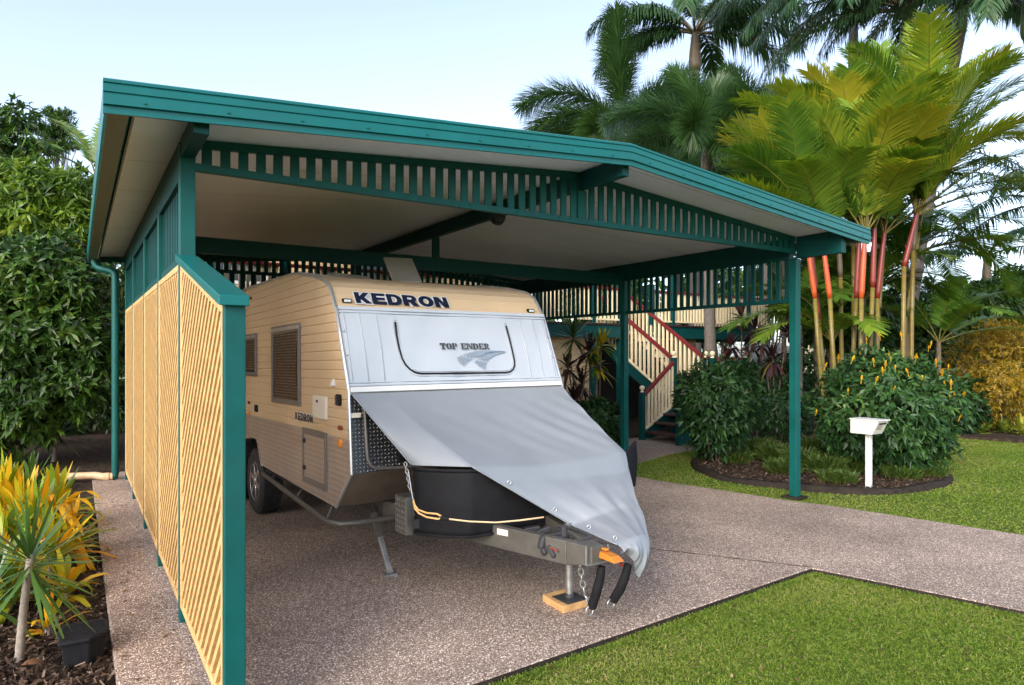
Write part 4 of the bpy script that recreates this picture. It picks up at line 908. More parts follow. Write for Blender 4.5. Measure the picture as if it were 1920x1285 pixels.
# far border of the upper sheet bulges where it hangs over the toolbox
TBL = [(-.70, -.46, .925), (-.68, -.51, .927), TB2[0]]
nu, nv, nl_ = 80, 36, 10
def disp_up(t, s, p):
    k = math.sin(math.pi * min(1, max(0, s)))
    f = .004 * math.sin(9 * t + 5 * s + 2) + .0025 * math.sin(31 * t - 14 * s) * (.3 + t) + .0018 * math.sin(57 * t - 19 * s + 1) * t
    r_ = .006 * math.sin(24 * (t - .45 * s) + 1.5) * max(0, t - .45) + .0025 * math.sin(52 * (t - .4 * s)) * max(0, t - .3)
    return (f + 1.8 * r_) * k - .035 * k * (1 - abs(2 * t - 1)) ** .5
v = []; f = []
for j in range(nv + 1):
    s = j / nv
    for i in range(nu + 1):
        t = i / nu; a = poly_at(TA, t); b = poly_at(TBL, i / nl_) if i < nl_ else poly_at(TB2, (i - nl_) / (nu - nl_)); p = a.lerp(b, s)
        # slightly convex right border
        if t > .6: p.x -= .02 * (t - .6) / .4 * math.sin(math.pi * s)
        n_ = Vector((0, -.62, .78)); p = p + n_ * disp_up(t, s, p); v.append(tuple(p))
for j in range(nv):
    for i in range(nu): f.append((j * (nu + 1) + i, j * (nu + 1) + i + 1, (j + 1) * (nu + 1) + i + 1, (j + 1) * (nu + 1) + i))
tarp = MB().add(v, f)
# lower flap running down to the coupling, then hanging
def flap_edges(s):
    LE = [(-.42, -.797, .927), (.17, -1.104, .517), (.150, -1.57, .492)]; RE = [(1.04, -.74, .893), (.98, -.84, .76), (.75, -1.13, .645), (.58, -1.38, .57), (.42, -1.57, .51)]
    return poly_at(LE, s), poly_at(RE, s)
v = []; f = []; nv2 = 40; nh = 12
for j in range(nv2 + nh + 1):
    for i in range(nu - nl_ + 1):
        t = i / (nu - nl_)
        if j <= nv2:
            s = j / nv2; l, r_ = flap_edges(s); b = poly_at(TB2, t)
            p = l.lerp(r_, t)
            bl_ = poly_at(TB2, t); base0 = flap_edges(0)[0].lerp(flap_edges(0)[1], t); p = p + (bl_ - base0) * max(0, 1 - s * 2.2)
            # the sheet stands proud in a rounded nose between the two borders
            p.z += .05 * math.sin(math.pi * t) * s * (1 - .55 * s); p.y -= .03 * math.sin(math.pi * t) * s
            k = min(1, s * 1.8) * math.sin(math.pi * min(1, .15 + s * .8))
            w_ = .006 * math.sin(9 * t * (1 + .4 * s) * 2 + 1.0) * k + .007 * math.sin(31 * t + 3 * s) * k * t * t + .003 * math.sin(47 * t - 6 * s) * k * t + .002 * math.sin(18 * t - 22 * s) * k
            p = p + Vector((-.35, -.62, .55)) * w_; last = p
        else:
            s = (j - nv2) / nh; l, r_ = flap_edges(1); p0_ = l.lerp(r_, t)
            p0_.z += .05 * .45 * math.sin(math.pi * t); p0_.y -= .03 * math.sin(math.pi * t)
            drop = .06 + .20 * max(0, 1 - abs(t - .72) / .55)
            p = p0_ + Vector((-.10 * s * max(0, t - .3), -.05 * math.sin(math.pi * min(1, s)) , -drop * s)) + Vector((0, -.012 * math.sin(15 * t + 2) * s - .005 * math.sin(37 * t) * s, 0))
        v.append(tuple(p))
nr = nv2 + nh
nq = nu - nl_ + 1
f = []
for j in range(nr):
    for i in range(nq - 1): f.append((j * nq + i, j * nq + i + 1, (j + 1) * nq + i + 1, (j + 1) * nq + i))
tarp.add(v, f)
# far side skirt that falls behind the wing
v = []; 
for i in range(13):
    s = i / 12; r_ = flap_edges(s * .75)[1]; v += [tuple(r_), tuple(r_ + Vector((-.05, .22 * (1 - s), -.34 * (1 - .6 * s))))]
tarp.add(v, [(2 * i, 2 * i + 1, 2 * i + 3, 2 * i + 2) for i in range(12)])
tarp.v = [tuple(Wl(*p)) for p in tarp.v]
o_ = Wl(.1, -.8, .45); tarp.v = [tuple(Vector(p) - o_) for p in tarp.v]
to = tarp.build('tarp', M['tarp'], None, smooth=True, fix=False); to.location = o_
tag(to, 'wrinkled silver grey tarp draped from the caravan front down over the drawbar', 'tarp')
import bmesh as _bm
_b = _bm.new(); _b.from_mesh(to.data); _bm.ops.remove_doubles(_b, verts=_b.verts, dist=.003); _bm.ops.recalc_face_normals(_b, faces=_b.faces); _b.to_mesh(to.data); _b.free()
for _p in to.data.polygons: _p.use_smooth = True
hmv = [flap_edges(k / 24)[0] + Vector((-.004, -.004, .002)) for k in range(25)]
MB().tube([Wl(*p) - o_ for p in hmv], .0055, 6).build('hem', M['tarp'], to, smooth=True).location = (0, 0, 0)
hm2 = [poly_at(TA, 0).lerp(Vector(TBL[0]), k / 16) + Vector((-.004, -.004, .003)) for k in range(17)]
MB().tube([Wl(*p) - o_ for p in hm2], .0055, 6).build('hem', M['tarp'], to, smooth=True)
for k in (5, 12, 18, 23):
    c_ = Wl(*(hmv[k] + Vector((.03, .0, .022)))) - o_
    MB().tube([c_ + Vector((.012 * math.cos(a), -.004 * math.cos(a), .012 * math.sin(a))) for a in np.linspace(0, 6.283, 13)], .0035, 6, cap=False).build('eyelet', M['alu'], to, smooth=True)
# rope along the guard: its own thing
rp = [CL(D(775, 938, 4.30)), CL(D(778, 948, 4.28)), CL(D(784, 956, 4.26)), CL(D(800, 962, 4.22)), CL(D(820, 964, 4.17)), CL(D(827, 968, 4.16)), CL(D(829, 971, 4.16)), CL(D(822, 973.5, 4.16)), CL(D(800, 970, 4.2)), CL(D(786, 963, 4.24)), CL(D(778, 954, 4.27)), CL(D(775, 940, 4.30))]
rb = MB().tube([CMAT @ p for p in rp], .0062, 7)
ro_ = rb.build('rope', M['rope_mat'], None, smooth=True); tag(ro_, 'looped tan rope tied against the black stone guard below the tarp', 'rope')
tl = MB().tube([D(829, 972, 4.15), D(838, 973, 4.14), D(880, 978, 4.10), D(930, 980, 4.12), D(975, 976, 4.12), D(1020, 970, 4.12)], .0055, 7).build('tail', M['pvc'], ro_, smooth=True)
MB().tube([D(826, 971.5, 4.145), D(842, 973, 4.135)], .013, 8).build('toggle', M['black'], ro_)
tw = MB().tube([D(766, 886, 4.4), D(769, 905, 4.38), D(773, 930, 4.32), D(775, 938, 4.30)], .004, 6).build('cord', M['vinyl'], ro_, smooth=True)
# timber block under the jockey stand
l_, f_, r_, = G(1017, 1128), G(1056.5, 1151.5), G(1102.7, 1137.8)
ex = (r_ - f_); ey = (l_ - f_); b4 = l_ + ex
c0 = f_ + (ex + ey) / 2
wb = MB().hexa([f_ - c0, r_ - c0, b4 - c0, l_ - c0], [p - c0 + Vector((0, 0, .046)) for p in (f_, r_, b4, l_)]).build('timber_block', M['wood'], None, bevel=.003); wb.location = c0 + Vector((0, 0, .001))
tag(wb, 'square raw timber block on the concrete under the jockey stand', 'block')
# ================================================================== HOUSE WITH VERANDAH AND STAIR
YD = 10.88; ZD = 2.33; YT = 11.95
def XY(u, Y): return PY(u, HZ, Y).x
HO = Vector((8, YD, 0))
hs = thing('house', 'cream weatherboard house with teal raised verandah, cream balusters and red handrailed stair', 'house', HO)
def hp(mb, name, mat, parent=None, **k):
    mb.v = [tuple(Vector(v) - HO) for v in mb.v]; return mb.build(name, mat, parent or hs, **k)
M['lit'] = newmat('lamp_glow')[0]
_p = M['lit'].node_tree.nodes['Principled BSDF']; _p.inputs['Emission Color'].default_value = (1, .45, .12, 1); _p.inputs['Emission Strength'].default_value = 6; _p.inputs['Base Color'].default_value = (.8, .5, .2, 1)
M['void'] = pm('undercroft_shade', (.02, .017, .015), .9, 0, .2, 4)
# weatherboards: overlapping boards as real steps
def boards(x0, x1, y, z0, z1, pitch=.145):
    m = MB(); z = z0
    while z < z1 - .01:
        t = min(z + pitch, z1)
        m.hexa([(x0, y - .022, z), (x1, y - .022, z), (x1, y + .03, z), (x0, y + .03, z)], [(x0, y - .004, t - .001), (x1, y - .004, t - .001), (x1, y + .03, t - .001), (x0, y + .03, t - .001)]); z = t
    return m
hp(boards(1.9, 9.75, 11.35, .05, 2.08), 'wall', M['cream'])
hp(boards(11.9, 13.3, 11.6, .05, 2.08), 'wall', M['cream'])
hp(boards(1.9, 10.2, 14.7, ZD, 5.0), 'wall', M['cream'])
hp(MB().box((2, 12.4, .02), (13.5, 14.6, 2.0)), 'undercroft_shade_block', M['void'])  # solid block; the shade of the gap under the deck is its colour
for i, x in enumerate((2.2, 5.4, 8.3)):
    f = hp(MB().box((x, 14.65, ZD + .8), (x + 1.2, 14.71, ZD + .87)).box((x, 14.65, ZD + 2.1), (x + 1.2, 14.71, ZD + 2.17)).box((x, 14.65, ZD + .87), (x + .07, 14.71, ZD + 2.1)).box((x + 1.13, 14.65, ZD + .87), (x + 1.2, 14.71, ZD + 2.1)), 'window', M['white'])
    hp(MB().box((x + .06, 14.66, ZD + .86), (x + 1.14, 14.67, ZD + 2.11)), 'pane', M['glass'], f)
XE = XY(1448, YD)
for xa, xb in ((1.6, 10.08), (11.17, XE)): hp(MB().box((xa, YD, ZD - .30), (xb, YD + .06, ZD - .02)), 'deck_beam', M['teal_old'], bevel=.004)
hp(MB().box((10.08, YT, ZD - .33), (11.17, YT + .06, ZD - .02)), 'deck_beam', M['teal_old'], bevel=.004)
hp(MB().box((1.6, YD - .035, ZD - .018), (10.08, 14.7, ZD + .012)).box((11.17, YD - .035, ZD - .018), (XE + .05, 14.7, ZD + .012)).box((10.08, YT - .03, ZD - .018), (11.17, 14.7, ZD + .012)), 'deck', M['brownstep'])
hp(MB().box((XE - .06, YD + .06, ZD - .33), (XE, 14.7, ZD - .02)), 'deck_beam', M['teal_old'])
posts = [XY(u, YD + .05) for u in (1012, 1115)] + [10.13 + .0, 11.12, XY(1264, YD + .05), XY(1406, YD + .05)]
allp = [1.7, 2.8, 4.8, 6.6] + sorted(posts)
for x in allp:
    top = 4.95 if x > 6 or x < 0 or True else 3.4
    if abs(x - 10.13) < .01 or abs(x - 11.12) < .01: top = ZD + .95
    o = hp(MB().box((x - .05, YD + .002 + .06, ZD + .012), (x + .05, YD + .16, top)), 'verandah_post', M['teal_old'], bevel=.004)
    if top < 4: hp(MB().lathe([(.03, 0), (.02, .015), (.035, .03), (.05, .06), (.045, .09), (.02, .115), (.0001, .12)], (x, YD + .11, top), 14), 'finial', M['cream_pale'], o, smooth='auto')
    hp(MB().box((x - .055, YD + .07, .02), (x + .055, YD + .17, ZD - .33)), 'stump', M['teal_old'])
hp(MB().box((1.6, YD + .06, 4.72), (15.1, YD + .15, 4.95)), 'verandah_beam', M['teal_old'])
hp(MB().hexa([(1.6, YD - .5, 4.95), (15.2, YD - .5, 4.95), (15.2, 14.6, 5.3), (1.6, 14.6, 5.3)], [(1.6, YD - .5, 5.0), (15.2, YD - .5, 5.0), (15.2, 14.6, 5.36), (1.6, 14.6, 5.36)]), 'verandah_roof', M['roofblue'])
hp(MB().hexa([(1.6, 14.62, 5.0), (11, 14.62, 5.0), (11, 22, 5.0), (1.6, 22, 5.0)], [(3, 17.6, 6.4), (9, 17.6, 6.4), (9, 19, 6.4), (3, 19, 6.4)]), 'roof', M['roofblue'])
hp(MB().box((1.95, 14.74, .0), (10.1, 21.5, 4.99)), 'wall', M['cream'])
def balustrade(xa, xb):
    b = MB(); n = max(2, int((xb - xa) / .105))
    for i in range(n):
        x = xa + (i + .5) * (xb - xa) / n; b.box((x - .022, YD + .09, ZD + .12), (x + .022, YD + .125, ZD + .76))
    b.box((xa, YD + .07, ZD + .08), (xb, YD + .135, ZD + .12)); g = hp(b, 'balustrade', M['cream_pale'])
    hp(MB().box((xa, YD + .06, ZD + .76), (xb, YD + .15, ZD + .815)), 'handrail', M['red'], g, bevel=.006)
for a, b in zip(allp, allp[1:]):
    if abs(a - 10.13) > .02 and b - a > .4: balustrade(a + .05, b - .05)
balustrade(allp[-1] + .05, XE - .02)
# rails along the verandah's far end
ee = MB()
for i in range(22):
    y = YD + .2 + i * .11; ee.box((XE - .12, y, ZD + .12), (XE - .085, y + .045, ZD + .9))
hp(ee, 'balustrade', M['cream_pale'])
M['shade'] = M['cream_pale']
# white crossed lattice beside the stair head
lt = MB()
for k in range(-6, 12):
    for sg in (1, -1):
        x0 = 10.3 + k * .11
        a = (x0, 14.3 + sg * .008, ZD + .5); b = (x0 + sg * .8, 14.3 + sg * .008, ZD + 1.9)
        if 9.9 < x0 < 11.6: lt.bar(a, b, .008, .022, (0, 1, 0))
hp(lt, 'lattice_screen', M['cream_pale'])
# stair: upper flight towards the street, landing, lower flight to the left
XL0, XL1, YL0, YL1, ZL = 10.13, 11.10, 8.40, 9.40, .66
stp = MB
n = 9
for i in range(1, n):
    z = ZL + (ZD - ZL) * i / n; y = YL1 + (YT - YL1) * i / n
    hp(MB().box((XL0 + .03, y - .30, z - .035), (XL1 - .03, y + .02, z)), 'tread', M['brownstep'], bevel=.004)
for x in (XL0 - .02, XL1 - .02):
    s = MB().hexa([(x, YL1 - .1, ZL - .28), (x + .045, YL1 - .1, ZL - .28), (x + .045, YT, ZD - .33), (x, YT, ZD - .33)], [(x, YL1 - .1, ZL - .02), (x + .045, YL1 - .1, ZL - .02), (x + .045, YT, ZD - .04), (x, YT, ZD - .04)])
    hp(s, 'stringer', M['teal_old'])
    b = MB(); m = 20; k = (ZD - ZL) / (YT - YL1)
    for i in range(m):
        y = YL1 + (i + .5) * (YT - YL1) / m; zb = ZL + k * (y - YL1)
        b.hexa([(x + .005, y - .022, zb + .03 - .022 * k), (x + .04, y - .022, zb + .03 - .022 * k), (x + .04, y + .022, zb + .03 + .022 * k), (x + .005, y + .022, zb + .03 + .022 * k)], [(x + .005, y - .022, zb + .86), (x + .04, y - .022, zb + .86), (x + .04, y + .022, zb + .86 + .044 * k), (x + .005, y + .022, zb + .86 + .044 * k)])
    b.hexa([(x, YL1, ZL - .01), (x + .045, YL1, ZL - .01), (x + .045, YT + .05, ZD - .0), (x, YT + .05, ZD - .0)], [(x, YL1, ZL + .06), (x + .045, YL1, ZL + .06), (x + .045, YT + .05, ZD + .07), (x, YT + .05, ZD + .07)])
    g = hp(b, 'stair_balustrade', M['cream_pale'])
    hp(MB().bar((x + .022, YL1, ZL + .90), (x + .022, YT + .06, ZD + .92), .075, .06), 'handrail', M['red'], g, bevel=.006)
hp(MB().box((XL0, YL0, ZL - .04), (XL1, YL1, ZL)), 'landing', M['brownstep'])
hp(MB().box((XL0, YL0, .02), (XL0 + .05, YL1, ZL - .045)), 'landing_support', M['teal_old']); hp(MB().box((XL1 - .05, YL0, .02), (XL1, YL1, ZL - .045)), 'landing_support', M['teal_old'])
bb = MB()
for i in range(9): bb.box((XL1 - .03, YL0 + .06 + i * .105, ZL + .08), (XL1 + .005, YL0 + .105 + i * .105, ZL + .88))
g = hp(bb, 'stair_balustrade', M['cream_pale']); hp(MB().box((XL1 - .05, YL0, ZL + .88), (XL1 + .025, YL1, ZL + .94)), 'handrail', M['red'], g)
def newel(x, y, z0, z1):
    o = hp(MB().box((x - .05, y - .05, z0), (x + .05, y + .05, z1)), 'newel_post', M['teal_old'], bevel=.005)
    hp(MB().lathe([(.045, 0), (.03, .012), (.022, .025), (.04, .05), (.052, .08), (.045, .11), (.025, .128), (.0001, .133)], (x, y, z1), 16), 'finial', M['cream_pale'], o, smooth='auto')
XN = 9.20
newel(XL0 - .02, YL1 - .02, .0, 1.60); newel(XN, YL1 - .05, .0, .93); newel(XL1, YL0, 0, 1.6); newel(XL1, YL1, .0, 1.6); newel(XL0, YL0 + .02, 0, 1.6); newel(XN, YL0, 0, .93)
for i in range(1, 4):
    z = ZL * i / 4; x = XN + (XL0 - XN) * (i - .8) / 3.6
    hp(MB().box((x - .02, YL0 + .04, z - .04), (x + .30, YL1 - .07, z)), 'tread', M['brownstep'], bevel=.004)
for y in (YL0, YL1 - .07):
    hp(MB().hexa([(XN, y, .02), (XN + .22, y, .02), (XN + .22, y + .045, .02), (XN, y + .045, .02)], [(XN, y, .14), (XL0, y, ZL + .0), (XL0, y + .045, ZL + .0), (XN, y + .045, .14)]) if False else MB().add([(XN, y, .02), (XN + .3, y, .02), (XL0, y, .42), (XL0, y, ZL), (XN, y, .14), (XN, y + .045, .02), (XN + .3, y + .045, .02), (XL0, y + .045, .42), (XL0, y + .045, ZL), (XN, y + .045, .14)], [(0, 1, 2, 3, 4), (9, 8, 7, 6, 5), (0, 5, 6, 1), (1, 6, 7, 2), (2, 7, 8, 3), (3, 8, 9, 4), (4, 9, 5, 0)]), 'stringer', M['teal_old'])
    if y > 9:
        b = MB(); k = (1.50 - .86) / (XL0 - XN)
        for i in range(9):
            x = XN + .08 + i * .096; zz = .86 + k * (x - XN); zl = .16 + (ZL - .12) * (x - XN) / (XL0 - XN)
            b.box((x - .02, y + .005, zl), (x + .02, y + .04, zz - .02))
        b.hexa([(XN + .05, y, .13), (XL0 - .07, y, .62), (XL0 - .07, y + .045, .62), (XN + .05, y + .045, .13)], [(XN + .05, y, .19), (XL0 - .07, y, .68), (XL0 - .07, y + .045, .68), (XN + .05, y + .045, .19)])
        g = hp(b, 'stair_balustrade', M['cream_pale']); hp(MB().bar((XN + .05, y + .022, .87), (XL0 - .07, y + .022, 1.50), .07, .06), 'handrail', M['red'], g, bevel=.006)
hp(MB().lathe([(.0001, -.05), (.05, -.03), (.06, .0), (.04, .04), (.0001, .05)], tuple(D(1352, 494, 17.0)), 12), 'verandah_lamp', M['lit'], smooth=True)
# ================================================================== MAILBOX
mo = G(1629, 917); mo.z = 0
mb_ = thing('mailbox', 'white metal letterbox on a slim white post at the edge of the island bed', 'mailbox', mo)
MB().box((-.03, -.03, -.05), (.03, .03, .70)).build('post', M['white'], mb_, bevel=.004)
yb0, yb1 = -.17, .17
bx = MB().hexa([(-.12, -.10, .69), (.12, -.10, .69), (.12, .17, .69), (-.12, .17, .69)], [(-.12, -.185, .862), (.12, -.185, .862), (.12, .17, .862), (-.12, .17, .862)])
bx_ = bx.build('box', M['white'], mb_, bevel=.006)
MB().box((-.13, -.20, .862), (.13, .18, .876)).build('lid', M['white'], mb_, bevel=.004)
dv_ = lambda x, z, o: (x, -.10 - (z - .69) * .494 - o, z)
MB().add([dv_(-.10, .715, .002), dv_(.10, .715, .002), dv_(.10, .85, .002), dv_(-.10, .85, .002)], [(0, 1, 2, 3)]).build('front_panel', M['offwhite'], bx_, fix=False)
MB().add([dv_(-.085, .815, .004), dv_(.085, .815, .004), dv_(.085, .838, .004), dv_(-.085, .838, .004)], [(0, 1, 2, 3)]).build('slot', M['black'], bx_, fix=False)
lb_ = MB()
for i, z in enumerate((.80, .785, .77, .755)): lb_.add([dv_(-.085, z, .004), dv_(.02 + .02 * (i % 2), z, .004), dv_(.02 + .02 * (i % 2), z + .006, .004), dv_(-.085, z + .006, .004)], [(0, 1, 2, 3)])
lb_.build('printed_lines', M['decal_grey'], bx_, fix=False)
# ================================================================== BLACK BOX IN THE LEFT BED
bo = Vector((.035, 4.42, -.03))
bk = thing('planter_box', 'low black plastic box with a ribbed lid in the mulch beside the path', 'box', bo); bk.scale = (.82, .82, .9)
lidp = [(-.15, -.14), (.03, -.15), (.145, -.06), (.15, .16), (.05, .22), (-.15, .2)]
MB().prism(lidp, .155, .185).build('lid', M['black'], bk, bevel=.012)
rb_ = MB()
for i in range(9): rb_.box((-.12, -.10 + i * .03, .185), (.12, -.088 + i * .03, .1885))
rb_.build('lid_ribs', M['black'], bk)
bq = [(x * .88, y * .88) for x, y in lidp]; bq2 = [(x * .74, y * .74) for x, y in lidp]; nn = len(bq)
MB().add([(x, y, -.02) for x, y in bq2] + [(x, y, .156) for x, y in bq], [tuple(reversed(range(nn))), tuple(nn + i for i in range(nn))] + [(i, (i + 1) % nn, nn + (i + 1) % nn, nn + i) for i in range(nn)]).build('body', M['black'], bk, bevel=.008)
# ================================================================== things further back on the right
wf = thing('picket_fence', 'white picket fence with a low cream base seen behind the dark red leaved plants', 'fence', D(1450, 700, 20) * 1)
fo = wf.location.copy(); fo.z = 0; wf.location = fo
pk = MB()
for i in range(26):
    x = -1.3 + i * .1; pk.box((x - .022, -.02, .80), (x + .022, .015, 1.95 + .06 * math.sin(i * .5)))
pk.box((-1.35, .016, .9), (1.35, .05, .98)).box((-1.35, .016, 1.75), (1.35, .05, 1.83)); pk.build('pickets', M['white'], wf)
MB().box((-1.4, -.02, 0), (1.4, .08, .79)).build('base', M['cream_pale'], wf)
for x in (-.75, .55): MB().box((x - .06, -.12, 0), (x + .06, -.03, 1.5)).lathe([(.05, 1.5), (.03, 1.52), (.06, 1.56), (.06, 1.6), (.0001, 1.66)], (x, -.075, 0), 12).build('post', M['teal_old'], wf)
nb = thing('house', 'distant pale house with a light blue roof seen between the palms', 'house', D(1740, 660, 48) - Vector((0, 0, 1.7)))
MB().box((-7, -.2, 0), (7, 6, 5.1)).build('wall', M['cream_pale'], nb)
MB().hexa([(-8, -1, 5.1), (8, -1, 5.1), (8, 7, 5.1), (-8, 7, 5.1)], [(-5, 2.5, 7.3), (5, 2.5, 7.3), (5, 3.5, 7.3), (-5, 3.5, 7.3)]).build('roof', M['roofblue'], nb)
for x in (-4, 0, 4): MB().box((x - .7, -.23, 2.2), (x + .7, -.19, 3.8)).build('window', M['glass'], nb)
# ================================================================== VEGETATION
CR = Vector((math.cos(TH), -math.sin(TH), 0)); CF = Vector((math.sin(TH), math.cos(TH), 0))
LM = {}
LM['broad'] = leafmat('glossy_dark_leaf', [(.018, .045, .008), (.03, .075, .012), (.05, .115, .016), (.075, .145, .02), (.15, .21, .03)], .42, .22, (.10, .075, .05))
LM['yellowgreen'] = leafmat('yellow_green_leaf', [(.045, .10, .01), (.085, .165, .015), (.14, .24, .02), (.24, .33, .03), (.34, .38, .05)], .42, .35, (.12, .08, .05))
LM['bush'] = leafmat('shrub_leaf', [(.014, .045, .012), (.022, .07, .016), (.035, .10, .022), (.06, .14, .03), (.11, .19, .04)], .5, .22, (.10, .08, .05))
LM['golden'] = leafmat('golden_leaf', [(.10, .085, .012), (.2, .15, .014), (.34, .22, .015), (.46, .29, .02), (.30, .26, .03)], .45, .3, (.12, .08, .04))
LM['foxtail'] = leafmat('foxtail_leaflet', [(.022, .055, .018), (.035, .085, .024), (.055, .12, .03), (.09, .16, .04)], .38, .2, (.10, .085, .05))
LM['royal'] = leafmat('royal_leaflet', [(.02, .055, .022), (.03, .08, .03), (.05, .11, .036), (.10, .16, .05)], .36, .25, (.11, .09, .045))
LM['lipstick'] = leafmat('lipstick_leaflet', [(.045, .12, .016), (.085, .185, .022), (.15, .26, .028), (.26, .34, .03), (.42, .38, .03)], .38, .36, (.22, .19, .04))
LM['drac'] = leafmat('dracaena_leaf', [(.03, .075, .016), (.05, .115, .022), (.08, .16, .03), (.13, .21, .04)], .36, .15, (.15, .13, .06))
LM['croton'] = leafmat('yellow_strap_leaf', [(.09, .17, .012), (.18, .27, .014), (.36, .36, .015), (.62, .38, .01), (.70, .31, .008)], .38, .3, (.3, .25, .05))
LM['purple'] = leafmat('dark_red_leaf', [(.018, .012, .016), (.035, .018, .022), (.065, .022, .026), (.10, .04, .03), (.14, .10, .03)], .32, .15, (.1, .07, .05))
LM['fine'] = leafmat('fine_grassy_leaf', [(.03, .07, .01), (.055, .11, .015), (.09, .14, .02), (.14, .15, .04), (.17, .11, .05)], .5, .3, (.14, .09, .04))
LM['fern'] = leafmat('low_fern_leaf', [(.05, .10, .015), (.09, .16, .02), (.18, .24, .03), (.36, .36, .04)], .45, .3, (.15, .12, .05))
LM['flower'] = leafmat('yellow_flower', [(.70, .38, .01), (.78, .48, .02), (.80, .55, .05)], .5, .3, (.8, .75, .5))
LM['deadleaf'] = leafmat('dry_leaf', [(.20, .09, .045), (.32, .17, .09), (.5, .34, .22)], .7, .1, (.2, .1, .05))
LM['redstem'] = None

def rosettes(f, C, Nn, k, L, W, droop=.3, spread=1.0, tint=None, tj=.15, prof=((0, .25), (.4, 1), (1, .05))):
    C = np.asarray(C); n = len(C); c = np.repeat(C, k, 0); nn = np.repeat(np.asarray(Nn), k, 0)
    d = nn * rng.uniform(.1, .9, (n * k, 1)) + rdir(n * k) * spread
    side = np.cross(d, nn + rdir(n * k) * .4)
    t = np.repeat(np.asarray(tint if tint is not None else rng.random(n) * .8), k) + rng.normal(0, tj, n * k)
    f.strips(c, d, side, L * rng.uniform(.6, 1.25, n * k), W * rng.uniform(.7, 1.25, n * k), droop * rng.uniform(.3, 1.4, n * k), np.clip(t, 0, .9), prof)
def blobpts(blobs, n, shell=.55):
    """blobs: (centre, (rx, ry, rz), weight)"""
    w_ = np.array([b[2] for b in blobs], float); w_ /= w_.sum(); P = []; Q = []
    for (c, r, _), ww in zip(blobs, w_):
        m = int(n * ww) + 1; u = rdir(m); rad = shell + (1 - shell) * rng.random(m) ** .6
        rad *= 1 + .16 * np.sin(u[:, 0] * 5 + c[0]) * np.sin(u[:, 2] * 6 + c[2]) + .10 * np.sin(u[:, 1] * 9)
        P.append(np.array(c) + u * rad[:, None] * np.array(r)); Q.append(nrm(u / np.array(r)))
    return np.concatenate(P), np.concatenate(Q)
def limbs(root, blobs, r0, mat, name, parent, org, k=3):
    m = MB(); root = Vector(root)
    for i, (c, r, _) in enumerate(blobs):
        c = Vector(c); mid = root.lerp(c, .5) + Vector((random.uniform(-.15, .15), random.uniform(-.15, .15), .1))
        m.tube([root - org, mid - org, c - org], [r0, r0 * .6, r0 * .25], 7)
        for q in range(k):
            e = c + Vector((random.uniform(-1, 1) * r[0], random.uniform(-1, 1) * r[1], random.uniform(-.5, .9) * r[2])) * .8
            m.tube([mid.lerp(c, .6) - org, (mid.lerp(c, .8)).lerp(e, .5) - org, e - org], [r0 * .35, r0 * .25, r0 * .08], 5)
    return m.build(name, mat, parent, smooth=True)
def pxblob(u, v, rpx, d, w=None, sy=1.0, dz=1.0):
    c = D(u, v, d); r = rpx * d / FPX; return (tuple(c), (r, r * sy, r * dz), w if w else r * r)
def tree(name, label, cat, blobs, base, n, k, L, W, mat, trunk_r=.07, group=None, tintf=None, droop=.4, shell=.45, sp=1.0, trunkname='trunk', crown='crown'):
    base = Vector(base); t = thing(name, label, cat, base, group=group); f = FB()
    P, Q = blobpts(blobs, n, shell); P = P - np.array(base)
    keep = P[:, 2] > -.02; P, Q = P[keep], Q[keep]
    zmin, zmax = P[:, 2].min(), P[:, 2].max()
    clump = np.sin(P[:, 0] * 2.1 + 1) * np.sin(P[:, 1] * 2.7) * np.sin(P[:, 2] * 3.1)
    tint = np.clip(.35 + .22 * clump + rng.normal(0, .14, len(P)), 0, .9) if tintf is None else tintf(P, Q)
    rosettes(f, P, Q, k, L, W, droop, sp, tint)
    f.build(crown, mat, t)
    bl2 = [b for b in blobs]
    limbs(base - Vector((0, 0, .1)), bl2, trunk_r, M['bark'], trunkname, t, base, 3); return t
# ---- left: glossy broadleaf tree, its yellow green neighbour, sparse tall tree, dark background shrubs
d_ = 9.5
B = [pxblob(u, v, r, d_, sy=1.1) for u, v, r in ((-110, 540, 110), (10, 520, 75), (95, 500, 65), (150, 540, 45), (-70, 660, 120), (40, 630, 95), (130, 620, 60), (-50, 770, 100), (60, 740, 85), (140, 725, 55), (180, 660, 35))]
tree('broadleaf_tree', 'large glossy dark green broadleaf tree filling the left edge beside the carport', 'tree', B, G(40, 830), 4600, 8, .15, .052, LM['broad'], .06, droop=.25, shell=.45, sp=1.3)
B = [pxblob(u, v, r, 11.5, sy=1.0) for u, v, r in ((-50, 370, 85), (20, 375, 70), (85, 365, 62), (140, 365, 45), (60, 420, 70), (150, 415, 40), (0, 440, 70), (110, 440, 50))]
tree('leafy_tree', 'yellow green narrow leaved tree rising behind the glossy dark tree', 'tree', B, G(90, 800), 2300, 8, .22, .046, LM['yellowgreen'], .06, droop=.35, shell=.35)
B = [pxblob(u, v, r, 15, sy=1.0) for u, v, r in ((40, 222, 38), (0, 265, 45), (72, 275, 34), (25, 305, 45), (-10, 215, 32))]
tree('slender_tree', 'tall slender tree with sparse glossy leaves standing above the left foliage', 'tree', B, G(60, 780), 300, 6, .26, .07, LM['broad'], .06, shell=.2)
B = [pxblob(u, v, r, 20, dz=.35) for u, v, r in ((110, 215, 26), (118, 232, 24), (105, 250, 28), (130, 270, 20), (95, 275, 26), (70, 240, 24))]
tree('feathery_tree', 'fine leaved dark tree with flat layered twigs against the left sky', 'tree', B, G(90, 755), 700, 9, .16, .03, LM['broad'], .05, shell=.2, droop=.1)
